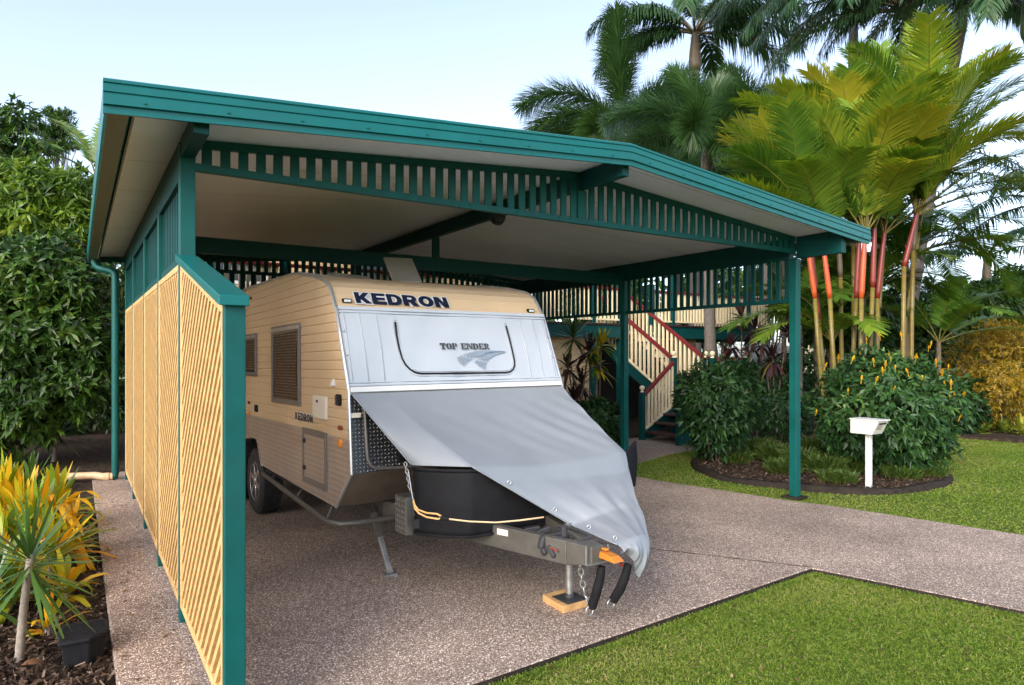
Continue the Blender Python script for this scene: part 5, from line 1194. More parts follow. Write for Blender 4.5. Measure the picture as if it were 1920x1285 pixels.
B = [pxblob(u, v, r, 14, sy=1.0) for u, v, r in ((-60, 700, 150), (60, 690, 110), (150, 650, 90), (200, 720, 85), (190, 590, 70), (170, 520, 60), (110, 560, 80), (240, 640, 50), (230, 760, 60), (100, 780, 70))]
tree('dense_shrub', 'dense dark shrubbery behind the glossy tree at the rear left corner', 'shrub', B, G(120, 800), 2600, 8, .22, .07, LM['broad'], .05, tintf=lambda P, Q: np.clip(rng.normal(.12, .1, len(P)), 0, .9), shell=.3)
B = [pxblob(u, v, r, 26, sy=1.0) for u, v, r in ((-150, 480, 170), (60, 480, 120), (60, 600, 190), (260, 600, 140), (165, 350, 45), (330, 640, 120))]
tree('background_tree', 'broad background tree massed behind the left garden', 'tree', B, G(120, 740), 2600, 8, .4, .13, LM['broad'], .12, tintf=lambda P, Q: np.clip(rng.normal(.25, .15, len(P)), 0, .9))
# ---- palms
def frond_arrays(f, az, e0, L, curl, nl, ll, lw, style, tint0=.4, pw=1.25, stalk=.16, rr=.02, spread=None, twist=0):
    h = np.array([math.cos(az), math.sin(az), 0.0]); ns = 26; pos = np.zeros(3); pts = []; tan = []; 
    for i in range(ns + 1):
        s = i / ns; e = e0 - curl * s ** pw; tdir = h * math.cos(e) + UP * math.sin(e)
        pts.append(pos.copy()); tan.append(tdir); pos = pos + tdir * L / ns
    pts = np.array(pts); tan = np.array(tan)
    f.tube([tuple(p) for p in pts[::3]] + [tuple(pts[-1])], [rr * (1 - .85 * i / 9) for i in range(len(pts[::3]) + 1)], 5, 1.0)
    s = np.linspace(stalk, .995, nl); q = s * ns; i0 = np.minimum(q.astype(int), ns - 1); fr = (q - i0)[:, None]
    P = pts[i0] * (1 - fr) + pts[i0 + 1] * fr; T = nrm(tan[i0] * (1 - fr) + tan[i0 + 1] * fr)
    sdv = nrm(np.cross(T, UP + h * .001)); upf = nrm(np.cross(sdv, T))
    prof = np.sin(np.pi * np.clip(.12 + .80 * (s - stalk) / (1 - stalk), 0, 1)) ** .55
    if style == 'plumose':
        reps = 8
        for r_ in range(reps):
            a = rng.uniform(0, 2 * np.pi, nl)[:, None]; dirn = T * rng.uniform(.5, .95, (nl, 1)) + (sdv * np.cos(a) + upf * np.sin(a)) * 1.0
            f.strips(P + rng.normal(0, .01, P.shape), dirn, np.cross(dirn, T), ll * prof * rng.uniform(.75, 1.15, nl), lw, .18, np.clip(rng.normal(tint0, .16, nl), 0, .9), prof=((0, .6), (.5, 1), (1, .12)))
    else:
        for sg in (-1, 1):
            lift = {'royal': rng.uniform(-.5, .55, (nl, 1)), 'flat': rng.normal(.22, .06, (nl, 1))}[style]
            fw = (.35 + .75 * s ** 1.5)[:, None] if style == 'royal' else (.55 + .55 * s)[:, None]
            dirn = T * fw + sdv * sg + upf * lift
            dr = rng.uniform(.35, .75, nl) if style == 'royal' else rng.uniform(.05, .22, nl)
            sd2 = np.cross(dirn, upf) if style == 'flat' else np.cross(dirn, upf + rdir(nl) * .5)
            tt = tint0 + rng.normal(0, .10, nl) + (.18 * s if style == 'flat' else 0)
            f.strips(P, dirn, np.cross(dirn, sd2) if False else np.cross(upf, dirn), ll * prof * rng.uniform(.85, 1.1, nl), lw, dr, np.clip(tt, 0, .9), prof=((0, .55), (.25, .95), (.6, .9), (1, .06)))
def palm(name, label, base, crown, fronds, mat, style, nl, ll, lw, tr=.12, shaft=None, shaft_col=None, group=None, tint0=.4, rr=.02, lean=0, trunkmat=None, cat='palm', rings=True, shaft_r=None, pw=1.25):
    base = Vector(base); crown = Vector(crown); t = thing(name, label, cat, base, group=group); C = crown - base
    sh = shaft or 0; ct = C - Vector((0, 0, sh)) if sh else C
    m = MB(); n = 40; pts = []; rs = []
    for i in range(n + 1):
        s = i / n; p = Vector((ct.x * s ** 1.2, ct.y * s ** 1.2, ct.z * s)); pts.append(p); rs.append(tr * (1.15 - .35 * s) * (1.07 if rings and i % 2 else 1.0))
    m.tube(pts, rs, 10).build('trunk', trunkmat or M['palm_bark'], t, smooth='auto')
    if sh:
        r0 = shaft_r or tr * .95; q = [ct - Vector((0, 0, .01)), ct.lerp(C, .15), ct.lerp(C, .5), ct.lerp(C, .85), C + Vector((0, 0, .1))]
        MB().tube(q, [r0, r0 * 1.15, r0, r0 * .7, r0 * .4], 10).build('crownshaft', shaft_col, t, smooth=True)
    for (azd, e0, L, curl) in fronds:
        a = R(azd); hd = CR * math.cos(a) + CF * math.sin(a); az = math.atan2(hd.y, hd.x); f = FB()
        frond_arrays(f, az, R(e0), L, R(curl), nl, ll, lw, style, np.clip(tint0 + rng.normal(0, .12), .05, .8), rr=rr, pw=pw)
        o = f.build('frond', mat, t); o.location = C + Vector((0, 0, -.03))
    return t
M['greenshaft'] = pm('green_crownshaft', (.12, .17, .05), .4, 0, .2, 4)
M['brownshaft'] = pm('brown_crownshaft', (.13, .095, .06), .5, 0, .25, 6)
M['redshaft'] = pm('red_crownshaft', (.20, .026, .016), .38, 0, .22, 5)
M['orangeshaft'] = pm('orange_crownshaft', (.46, .075, .018), .38, 0, .22, 5)
def canemat():
    m, n, l, p = newmat('ringed_cane'); tc = n.new('ShaderNodeTexCoord'); sp = n.new('ShaderNodeSeparateXYZ'); l.new(tc.outputs['Object'], sp.inputs[0])
    mu = n.new('ShaderNodeMath'); mu.operation = 'MULTIPLY'; mu.inputs[1].default_value = 6.2; l.new(sp.outputs[2], mu.inputs[0])
    fr = n.new('ShaderNodeMath'); fr.operation = 'FRACT'; l.new(mu.outputs[0], fr.inputs[0])
    r = n.new('ShaderNodeValToRGB'); e = r.color_ramp.elements; e[0].position = 0; e[0].color = (.10, .075, .04, 1); e[1].position = 1; e[1].color = (.20, .18, .02, 1)
    x = e.new(.07); x.color = (.30, .27, .15, 1); x = e.new(.14); x.color = (.13, .16, .025, 1); x = e.new(.8); x.color = (.22, .21, .02, 1)
    l.new(fr.outputs[0], r.inputs[0]); nz = n.new('ShaderNodeTexNoise'); nz.inputs['Scale'].default_value = 1.1; l.new(tc.outputs['Object'], nz.inputs['Vector'])
    mx = n.new('ShaderNodeMix'); mx.data_type = 'RGBA'; l.new(nz.outputs['Fac'], mx.inputs[0]); l.new(r.outputs[0], mx.inputs[6]); mx.inputs[7].default_value = (.16, .07, .025, 1); l.new(mx.outputs[2], p.inputs['Base Color']); p.inputs['Roughness'].default_value = .42
    return m
M['cane'] = canemat()
def gz(p): return (p.x, p.y, -.05)
# foxtail palms behind the verandah
c = D(1168, 250, 24)
palm('foxtail_palm', 'foxtail palm with bushy tail like fronds rising over the carport ridge', gz(c), c, [(178, 58, 4.4, 100), (165, 25, 3.8, 75), (100, 86, 5.0, 12), (96, 79, 4.6, 26), (12, 62, 4.6, 95), (-8, 30, 4.2, 75), (20, 12, 3.6, 60), (200, 5, 3.2, 60), (-60, 40, 3.4, 90), (60, 50, 3.6, 90), (140, 30, 3.6, 95), (-120, 10, 3, 60), (185, 40, 4.0, 110)], LM['foxtail'], 'plumose', 140, 1.2, .032, .16, 1.0, M['brownshaft'], tint0=.36, rr=.035)
c = D(1325, 265, 14.5); bs = D(1334, 700, 14.5)
palm('foxtail_palm', 'foxtail palm with a grey ringed trunk seen through the slatted fringe', (bs.x, bs.y, -.05), c, [(175, 48, 2.5, 85), (150, 62, 2.4, 80), (115, 76, 2.4, 40), (60, 72, 2.5, 55), (5, 50, 2.6, 80), (-30, 25, 2.3, 70), (200, 15, 2.2, 70), (-80, 40, 2.0, 90), (30, 30, 2.4, 60), (180, 12, 2.2, 50), (0, 10, 2.3, 50), (-90, 10, 1.8, 60), (-70, 28, 2, 80), (-115, 25, 2, 80)], LM['foxtail'], 'plumose', 120, .66, .020, .12, .7, M['brownshaft'], tint0=.38, rr=.025)
c = D(1435, 260, 22)
palm('foxtail_palm', 'shorter foxtail palm between the royal palm and the red stemmed clump', gz(c), c, [(175, 55, 3.4, 85), (120, 75, 3.4, 35), (60, 70, 3.4, 60), (5, 45, 3.4, 85), (215, 20, 3.2, 70), (-80, 40, 3.0, 90), (160, 25, 3.4, 60), (0, 10, 3.2, 60), (185, 5, 3.2, 60)], LM['foxtail'], 'plumose', 120, 1.0, .028, .15, 1.0, M['brownshaft'], tint0=.34, rr=.035)
c = D(1270, 335, 21)
palm('foxtail_palm', 'low young foxtail palm just above the right roof slope', gz(c), c, [(178, 40, 3.0, 70), (150, 60, 3.0, 60), (60, 60, 3.0, 60), (5, 40, 3.0, 75), (-20, 15, 3.0, 60), (200, 10, 3.0, 60), (-80, 40, 2.8, 80), (90, 80, 3, 40), (0, 20, 3, 40)], LM['foxtail'], 'plumose', 115, .9, .028, .12, .8, M['brownshaft'], tint0=.28, rr=.03)
# tall royal palm far behind, crown at the top of the picture
c = D(1303, 62, 28)
palm('royal_palm', 'tall royal palm whose crown of drooping fronds is cut by the top edge', gz(c), c, [(176, 45, 5.2, 100), (165, 20, 4.8, 85), (150, 60, 5.0, 110), (100, 80, 5.2, 50), (5, 48, 5.2, 100), (-10, 22, 4.8, 80), (30, 55, 5, 110), (60, 30, 4.8, 100), (200, 32, 5, 95), (-60, 45, 4.8, 110), (-110, 35, 4.8, 110), (-30, 36, 5, 95), (185, 8, 4.2, 60), (-5, 4, 4.2, 60), (130, 40, 5, 90), (50, 65, 5, 90)], LM['royal'], 'royal', 170, 1.0, .05, .24, 1.6, M['brownshaft'], tint0=.42, rr=.055, shaft_r=.24)
# royal palms behind the red stemmed clump
FR = [(180, 42, 4.2, 100), (165, 15, 4.2, 85), (150, 60, 4.0, 110), (195, 30, 4.2, 90), (100, 75, 4.0, 80), (20, 55, 4.2, 110), (0, 30, 4.2, 95), (-20, 48, 4.0, 115), (-70, 40, 4.0, 120), (-120, 30, 4.0, 110), (60, 35, 4.0, 105), (220, 20, 4, 80)]
FR += [(170, 28, 4.4, 90), (185, 52, 4.4, 100), (175, 5, 4.2, 70), (10, 42, 4.2, 100), (120, 50, 4.2, 100), (-40, 20, 4, 90), (-95, 55, 4, 110)]
c = D(1700, 20, 17)
palm('royal_palm', 'royal palm with dark drooping fronds above the red stemmed palms', gz(D(1610, 600, 17)), c, FR, LM['royal'], 'royal', 130, .62, .034, .16, 1.2, M['greenshaft'], tint0=.34, rr=.04)
c = D(1930, -30, 15)
palm('royal_palm', 'royal palm leaning in from the top right corner with hanging fronds', gz(D(2100, 600, 15)), c, [(175, 40, 4.2, 110), (190, 10, 4.2, 95), (205, 35, 4.2, 115), (160, 20, 4.4, 100), (220, 5, 4, 80), (240, 30, 4, 110), (140, 40, 4, 110), (90, 60, 4, 90), (0, 40, 4, 100), (180, -10, 3.6, 60)], LM['royal'], 'royal', 130, .62, .032, .16, 1.2, M['greenshaft'], tint0=.30, rr=.04)
c = D(1600, -50, 20)
palm('royal_palm', 'royal palm whose fronds hang in from the top edge left of the corner palm', gz(c), c, [(180, 40, 4.8, 95), (175, 18, 4.8, 75), (165, 60, 4.6, 100), (0, 30, 4.4, 100), (200, 15, 4.6, 80), (190, -5, 4.4, 60), (-60, 20, 4, 95), (-120, 25, 4.4, 90), (60, 40, 4, 90), (150, 30, 4.6, 85)], LM['royal'], 'royal', 150, .70, .036, .16, 1.2, M['greenshaft'], tint0=.32, rr=.04)
c = D(1800, -20, 18)
palm('royal_palm', 'royal palm with hanging fronds between the two corner palms', gz(D(1680, 600, 18)), c, FR, LM['royal'], 'royal', 130, .66, .034, .16, 1.2, M['greenshaft'], tint0=.3, rr=.04)
# lipstick palm clump
LBs = D(1610, 850, 11.6); LBs.z = 0
stems = [  # base px u, crownshaft bottom (u, v), top (u, v), depth, shaft colour
 (1572, (1556, 560), (1543, 455), 11.2, 'orangeshaft'), (1558, (1535, 600), (1522, 470), 11.9, 'redshaft'), (1612, (1615, 560), (1622, 440), 11.0, 'orangeshaft'),
 (1645, (1645, 560), (1658, 440), 11.6, 'redshaft'), (1690, (1695, 500), (1718, 405), 11.4, 'redshaft'), (1600, (1600, 430), (1600, 350), 12.2, 'brownshaft'),
 (1630, (1660, 415), (1668, 335), 12.4, 'brownshaft'), (1665, (1730, 380), (1742, 300), 12.3, 'redshaft'), (1590, (1605, 560), (1612, 440), 11.5, 'redshaft'), (1580, (1576, 520), (1570, 400), 12.0, 'brownshaft'), (1705, (1712, 470), (1722, 360), 12.0, 'brownshaft'), (1625, (1636, 540), (1640, 430), 11.3, 'redshaft'), (1548, (1528, 560), (1512, 440), 11.6, 'orangeshaft')]
FS = [
 [(180, 62, 2.5, 75), (150, 40, 2.4, 60), (120, 78, 2.5, 45), (20, 60, 2.3, 70), (220, 50, 2.3, 80), (-90, 60, 2.0, 90), (190, 30, 2.3, 55)],
 [(180, 58, 2.4, 80), (165, 75, 2.5, 50), (60, 70, 2.3, 60), (200, 35, 2.2, 60), (-60, 50, 2.0, 80), (0, 55, 2.2, 80)],
 [(165, 78, 2.6, 35), (30, 70, 2.5, 55), (180, 50, 2.4, 70), (0, 45, 2.4, 70), (-90, 65, 2.2, 70), (90, 80, 2.5, 30)],
 [(20, 72, 2.6, 45), (170, 70, 2.5, 50), (0, 45, 2.5, 65), (-20, 30, 2.4, 60), (-90, 60, 2.2, 80), (90, 75, 2.4, 40)],
 [(10, 60, 2.6, 65), (-10, 35, 2.6, 60), (40, 75, 2.6, 45), (170, 72, 2.4, 50), (-60, 50, 2.3, 80), (5, 15, 2.4, 45)],
 [(180, 66, 2.6, 60), (140, 80, 2.7, 35), (40, 75, 2.6, 50), (0, 55, 2.4, 70), (200, 45, 2.5, 70), (-90, 60, 2.2, 80), (190, 25, 2.4, 45)],
 [(170, 75, 2.7, 40), (20, 70, 2.7, 50), (90, 86, 2.7, 15), (0, 50, 2.5, 70), (185, 52, 2.5, 65), (-80, 60, 2.3, 80)],
 [(160, 78, 2.7, 40), (15, 65, 2.7, 55), (90, 85, 2.7, 20), (-5, 40, 2.7, 60), (180, 55, 2.5, 65), (-70, 55, 2.4, 80), (0, 20, 2.6, 50)],
 [(175, 50, 2.3, 70), (20, 55, 2.3, 70), (-90, 50, 2.2, 80), (90, 70, 2.4, 50)]]
FS += [[(180, 45, 2.3, 80), (0, 50, 2.3, 80)], [(0, 40, 2.4, 80), (20, 55, 2.3, 70)], [(-90, 40, 2, 80), (0, 60, 2.3, 70)], [(185, 40, 2.4, 80), (170, 62, 2.4, 60), (200, 20, 2.3, 60)]]
labs = ['lipstick palm with a bright orange crownshaft nearest the carport post', 'lipstick palm with a red shaft just behind the carport gutter end', 'lipstick palm with an orange shaft in the middle of the clump', 'lipstick palm with a deep red shaft right of the middle of the clump', 'lipstick palm leaning right with a red shaft at the edge of the clump', 'tall lipstick palm with a brown shaft behind the orange one', 'tallest lipstick palm with upright fronds behind the clump', 'tall lipstick palm at the right back of the clump with red shaft', 'short lipstick palm pressed against the middle orange stem', 'slim brown shafted lipstick palm between the two front orange ones', 'slim brown shafted lipstick palm at the back right of the clump', 'slim dark red lipstick palm right of the middle orange stem', 'leftmost leaning lipstick palm with an orange shaft']
FS = [fl + [(random.uniform(0, 360), random.uniform(52, 86), random.uniform(2.2, 2.8), random.uniform(30, 70)) for _ in range(6)] for fl in FS]
FS[0] += [(185, 48, 2.7, 55), (170, 58, 2.8, 50), (195, 22, 2.5, 45)]; FS[1] += [(180, 66, 2.8, 45), (175, 42, 2.6, 60)]; FS[5] += [(178, 58, 2.8, 55), (185, 40, 2.8, 55)]
for (bu, sb, st, dd, cm), fl, lb_ in zip(stems, FS, labs):
    top = D(st[0], st[1], dd); bot = D(sb[0], sb[1], dd); bs = D(bu, 760, dd); bs.z = -.03
    t = thing('lipstick_palm', lb_, 'palm', bs, group='red stemmed lipstick palms in one clump')
    pts = [Vector((0, 0, 0)), (bot - bs) * .33 + Vector((.02, 0, 0)), (bot - bs) * .66, bot - bs]
    MB().tube(pts, [.042, .040, .037, .036], 10).build('trunk', M['cane'], t, smooth=True)
    MB().tube([bot - bs, (bot - bs).lerp(top - bs, .12), (bot - bs).lerp(top - bs, .6), top - bs, (top - bs) + (top - bot) * .25], [.036, .046, .042, .033, .020], 10).build('crownshaft', M[cm], t, smooth=True)
    for (azd, e0, L, curl) in fl:
        a = R(azd + random.uniform(-10, 10)); hd = CR * math.cos(a) + CF * math.sin(a); f = FB()
        frond_arrays(f, math.atan2(hd.y, hd.x), R(min(88, e0 + 10)), L * random.uniform(.84, 1.0), R(curl * .85), 100, .64, .026, 'flat', np.clip(rng.normal(.42, .22), .05, .85), pw=1.5, stalk=.14, rr=.018)
        o = f.build('frond', LM['lipstick'], t); o.location = top - bs
# dead frond and young low palms at the foot of the clump
for (u, v, dd, lab, fr) in ((1560, 640, 12.2, 'young palm with dark hanging fronds at the foot of the red stems', [(180, 60, 1.9, 110), (200, 40, 1.8, 90), (0, 60, 1.9, 110), (160, 75, 2, 90), (90, 60, 1.8, 100), (-90, 50, 1.6, 100)]),
                            (1760, 640, 13.5, 'low palm with blue green arching fronds right of the clump', [(0, 40, 2.2, 75), (10, 60, 2.4, 80), (-15, 25, 2.2, 60), (180, 50, 2.2, 80), (160, 70, 2.2, 60), (40, 70, 2.2, 60), (-90, 50, 2, 80)]),
                            (1500, 600, 13.0, 'slim young palm just right of the front carport post', [(180, 50, 1.9, 80), (0, 50, 1.9, 80), (150, 75, 2.2, 60), (30, 75, 2.2, 60), (-90, 50, 1.8, 90), (200, 20, 1.8, 60)])):
    c = D(u, v, dd); palm('young_palm', lab, gz(c), c, fr, LM['lipstick'], 'flat', 50, .5, .04, .05, None, None, tint0=.15, rr=.015, trunkmat=M['bark'])
for lab, (u, v, dd, fr) in zip(['dark feathery palm filling the back of the clump on its left side', 'dark feathery palm filling the back of the clump on its right side', 'olive palm arching between the carport roof and the clump', 'dark palm low behind the orange stems'],
    ((1530, 470, 14.0, 2.6), (1700, 480, 14.0, 2.6), (1470, 400, 14.5, 2.4), (1620, 560, 13.5, 2.2))):
    c = D(u, v, dd); palm('young_palm', lab, gz(c), c, [(random.uniform(0, 360), random.uniform(15, 80), fr * random.uniform(.8, 1.15), random.uniform(60, 110)) for _ in range(18)], LM['lipstick'], 'flat', 80, .6, .026, .05, None, None, tint0=.12, rr=.015, trunkmat=M['bark'])
# right background palms
c = D(1850, 480, 20)
palm('background_palm', 'palm with open fronds against the white sky at the right edge', gz(c), c, [(180, 45, 3.4, 85), (160, 65, 3.4, 80), (200, 20, 3.2, 70), (100, 80, 3.4, 40), (20, 50, 3.2, 90), (0, 25, 3.0, 70), (-90, 40, 3, 90), (175, 15, 3, 50)], LM['royal'], 'royal', 80, .6, .03, .12, .8, M['brownshaft'], tint0=.25, rr=.03)
c = D(1960, 380, 16)
palm('background_palm', 'dark palm whose fronds reach in from the right edge below the royal palm', gz(c), c, [(180, 40, 3.2, 75), (165, 60, 3.2, 70), (195, 15, 3, 70), (215, 35, 3.2, 90), (180, -5, 2.8, 60), (100, 70, 3, 80)], LM['royal'], 'royal', 80, .55, .03, .12, .8, M['redshaft'], tint0=.2, rr=.03)
c = D(180, 330, 16)
palm('background_palm', 'small palm frond crown showing between the left trees and the gutter', gz(c), c, [(160, 70, 2.4, 60), (190, 40, 2.2, 70), (30, 70, 2.4, 60), (0, 40, 2.2, 70), (90, 80, 2.4, 40)], LM['lipstick'], 'flat', 60, .5, .04, .08, None, None, tint0=.3)
# ---- shrubs
def shrub(name, lab, cen, r, n, k, L, W, mat, base=None, group=None, tint=.35, droop=.3, shell=.62, extra=()):
    b = base or Vector((cen.x, cen.y, .0)); bl = [(tuple(cen), r, 3.0)] + [(tuple(cen + Vector(e[0])), e[1], e[2]) for e in extra]
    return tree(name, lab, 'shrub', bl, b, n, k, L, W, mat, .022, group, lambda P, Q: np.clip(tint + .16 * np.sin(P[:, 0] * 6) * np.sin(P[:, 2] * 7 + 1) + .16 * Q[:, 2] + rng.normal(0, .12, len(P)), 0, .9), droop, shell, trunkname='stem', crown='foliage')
c = D(1343, 750, 10.1)
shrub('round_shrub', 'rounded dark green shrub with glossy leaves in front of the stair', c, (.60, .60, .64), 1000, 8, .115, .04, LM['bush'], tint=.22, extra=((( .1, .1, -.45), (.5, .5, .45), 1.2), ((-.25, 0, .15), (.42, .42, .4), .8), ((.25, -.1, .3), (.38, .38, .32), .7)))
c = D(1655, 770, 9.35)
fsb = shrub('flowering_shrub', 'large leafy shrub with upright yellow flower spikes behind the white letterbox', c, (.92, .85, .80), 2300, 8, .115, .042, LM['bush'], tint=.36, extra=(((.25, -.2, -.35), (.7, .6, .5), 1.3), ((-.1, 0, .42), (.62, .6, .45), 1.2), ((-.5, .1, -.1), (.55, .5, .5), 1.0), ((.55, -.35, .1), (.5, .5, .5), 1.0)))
fb_o = Vector((c.x, c.y, 0))
fps = [(1650, 632), (1690, 632), (1745, 648), (1741, 655), (1668, 668), (1717, 674), (1660, 688), (1638, 681), (1655, 698), (1679, 692), (1615, 713), (1643, 715), (1676, 732), (1778, 690), (1765, 702), (1772, 720), (1783, 723), (1755, 682), (1768, 706), (1790, 742), (1760, 745), (1782, 748), (1807, 742), (1547, 688), (1572, 674), (1598, 676), (1530, 775), (1799, 785), (1625, 640), (1702, 700), (1730, 716), (1590, 735)]
for (u, v) in fps:
    d0 = 8.62 + .5 * min(1, abs(u - 1665) / 145) ** 2 + .28 * max(0, (720 - v) / 90)
    p = D(u, v, d0) - fb_o; f = FB(); n_ = 20; hh = .055
    hts = np.linspace(0, 1, n_); a = np.arange(n_) * 2.4
    base = np.stack([np.zeros(n_), np.zeros(n_), hts * hh], 1); d2 = np.stack([np.cos(a) * (1.1 - .7 * hts), np.sin(a) * (1.1 - .7 * hts), .8 + hts], 1)
    f.strips(base, d2, np.cross(d2, UP), (.032 * (1.1 - .5 * hts)), .015, 0., np.full(n_, .4) + rng.normal(0, .2, n_).clip(-.3, .3), prof=((0, .6), (.5, 1), (1, .2)))
    f.tube([(0, 0, -.05), (0, 0, hh)], .004, 5, .1)
    o = f.build('flower', LM['flower'], fsb); o.location = p; o.rotation_euler = (random.uniform(-.45, .45), random.uniform(-.45, .45), random.uniform(0, 6)); o.scale = [random.uniform(.7, 1.25)] * 3
c = D(1880, 700, 14.2)
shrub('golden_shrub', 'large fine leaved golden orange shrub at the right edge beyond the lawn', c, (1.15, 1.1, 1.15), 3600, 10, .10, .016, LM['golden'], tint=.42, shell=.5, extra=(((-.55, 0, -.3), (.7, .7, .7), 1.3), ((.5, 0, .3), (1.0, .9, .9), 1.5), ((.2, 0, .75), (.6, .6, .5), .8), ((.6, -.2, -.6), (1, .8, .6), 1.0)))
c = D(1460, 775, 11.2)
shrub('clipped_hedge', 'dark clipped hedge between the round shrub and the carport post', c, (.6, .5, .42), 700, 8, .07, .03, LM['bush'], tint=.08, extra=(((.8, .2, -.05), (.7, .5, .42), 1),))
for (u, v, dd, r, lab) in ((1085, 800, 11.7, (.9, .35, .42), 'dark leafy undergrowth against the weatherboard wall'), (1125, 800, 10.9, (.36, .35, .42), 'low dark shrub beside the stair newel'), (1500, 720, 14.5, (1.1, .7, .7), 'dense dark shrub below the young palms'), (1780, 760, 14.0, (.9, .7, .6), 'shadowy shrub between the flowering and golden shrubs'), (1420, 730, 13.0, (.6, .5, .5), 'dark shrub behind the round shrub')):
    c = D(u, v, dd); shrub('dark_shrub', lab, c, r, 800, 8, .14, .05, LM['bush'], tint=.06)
for (u, v, rp, dd, lab) in ((1560, 560, 130, 16, 'leafy tree mass behind the red stemmed palms'), (1780, 600, 90, 19, 'broad tree below the distant blue roof'), (1700, 660, 110, 17, 'dark tree behind the flowering shrub'), (1900, 560, 80, 22, 'green tree behind the golden shrub'), (1450, 520, 60, 27, 'pale tree beyond the far end of the verandah'), (1850, 560, 50, 18, 'bright leafed small tree above the golden shrub')):
    B = [pxblob(u + random.uniform(-.4, .4) * rp, v + random.uniform(-.3, .4) * rp, rp * random.uniform(.5, .8), dd) for _ in range(5)]
    b = D(u, 700, dd); b.z = 0
    tree('garden_tree', lab, 'tree', B, b, 1100, 8, .26, .085, LM['broad'], .06, tintf=lambda P, Q: np.clip(rng.normal(.2, .12, len(P)), 0, .9))
# far tree line closing the horizon
for i, (u, rp, dd, v) in enumerate(((1150, 120, 40, 560), (1350, 120, 38, 560), (1560, 140, 42, 590), (1690, 120, 60, 620), (1800, 110, 60, 615), (1920, 130, 45, 600), (2050, 150, 40, 560), (-200, 220, 34, 480))):
    B = [pxblob(u + random.uniform(-.8, .8) * rp, v + random.uniform(-.2, .4) * rp, rp * random.uniform(.4, .7), dd) for _ in range(6)]
    b = D(u, 690, dd); b.z = 0
    tree('distant_tree', ['tree beyond the house seen over the verandah', 'tree beyond the house right of the ridge', 'distant tree behind the palm clump', 'distant hazy tree below the blue roof', 'distant tree right of the blue roof', 'distant tree behind the golden shrub', 'distant tree past the right edge', 'distant tree past the left edge'][i], 'tree', B, b, 900, 8, .5, .2, LM['broad'], .12)
# ---- strap leaved plants
def strap(name, lab, base, stem, n, L, W, mat, tints, elev=(-20, 80), droop=.25, sr=.02, group=None, cat='plant', stemmat=None, lean=(0, 0), heads=None):
    """a ringed stem carrying one or more rosettes of strap leaves"""
    base = Vector(base); t = thing(name, lab, cat, base, group=group)
    heads = heads or [(lean[0], lean[1], stem, 1.0)]
    m = MB()
    for hx, hy, hz, sc in heads:
        k = 24; pts = [Vector((hx * (i / k) ** 1.4, hy * (i / k) ** 1.4, -.06 + (hz + .06) * i / k)) for i in range(k + 1)]
        m.tube(pts, [sr * sc * (1.25 - .35 * i / k) * (1.08 if i % 2 else 1) for i in range(k + 1)], 9)
    if stem > .02: m.build('stem', stemmat or M['stem'], t, smooth=True)
    f = FB()
    for hx, hy, hz, sc in heads:
        q = rng.random(n); el = np.radians(elev[0] + (elev[1] - elev[0]) * q); az = np.arange(n) * 2.39996 + rng.normal(0, .25, n)
        d = np.stack([np.cos(el) * np.cos(az), np.cos(el) * np.sin(az), np.sin(el)], 1)
        b = np.stack([np.full(n, hx), np.full(n, hy), hz - .10 * sc * (1 - q) + 0 * q], 1) + d * sr
        side = np.cross(d, UP) + rdir(n) * .25
        tint = np.clip(rng.normal(tints[0], tints[1], n), 0, .9)
        f.strips(b, d, side, L * sc * rng.uniform(.75, 1.1, n) * (1 - .18 * q), W * sc * rng.uniform(.8, 1.15, n), droop * rng.uniform(.2, 1.5, n) * (1.2 - q), tint, prof=((0, .55), (.2, .9), (.5, 1), (.78, .7), (1, .04)))
    f.build('leaves', mat, t); return t
pb = G(35, 1240, -.03)
hd = D(57, 1040, (pb.x * math.sin(TH) + pb.y * math.cos(TH)) + .02)
strap('dracaena', 'dracaena with a pale ringed stem and stiff green rosette in the left foreground', pb, 1, 78, .50, .018, LM['drac'], (.35, .2), (-45, 85), .12, .019, heads=[(hd.x - pb.x, hd.y - pb.y, hd.z - pb.z, 1.0)], stemmat=M['stem'])
pb = G(100, 872, -.03); hd = D(108, 805, pb.x * math.sin(TH) + pb.y * math.cos(TH))
strap('dracaena', 'smaller spiky dracaena further along the left bed near the drain pipe', pb, 1, 90, .62, .03, LM['drac'], (.25, .15), (-25, 85), .12, .03, heads=[(hd.x - pb.x, hd.y - pb.y, hd.z, 1.0)])
pb = G(-6, 1180, -.03)
strap('dracaena', 'dracaena leaves reaching in at the lower left edge', pb, .25, 40, .5, .036, LM['drac'], (.3, .15), (-10, 70), .2, .02, lean=(-.05, 0))
YL = ['clump of yellow and lime strap leaves below the dracaena rosette', 'tall lime green strap leaved clump with orange blades beside the path', 'yellow edged strap clump at the left edge of the picture', 'low yellowing strap clump behind the black box', 'small golden strap clump at the front of the left bed', 'lime strap clump half hidden behind the dracaena stem', 'broad lime clump filling the lower left edge', 'golden clump behind the dracaena head', 'yellow lime clump near the path below the orange blades', 'bright clump at the far left behind the dracaena', 'lime and gold clump along the middle of the bed']
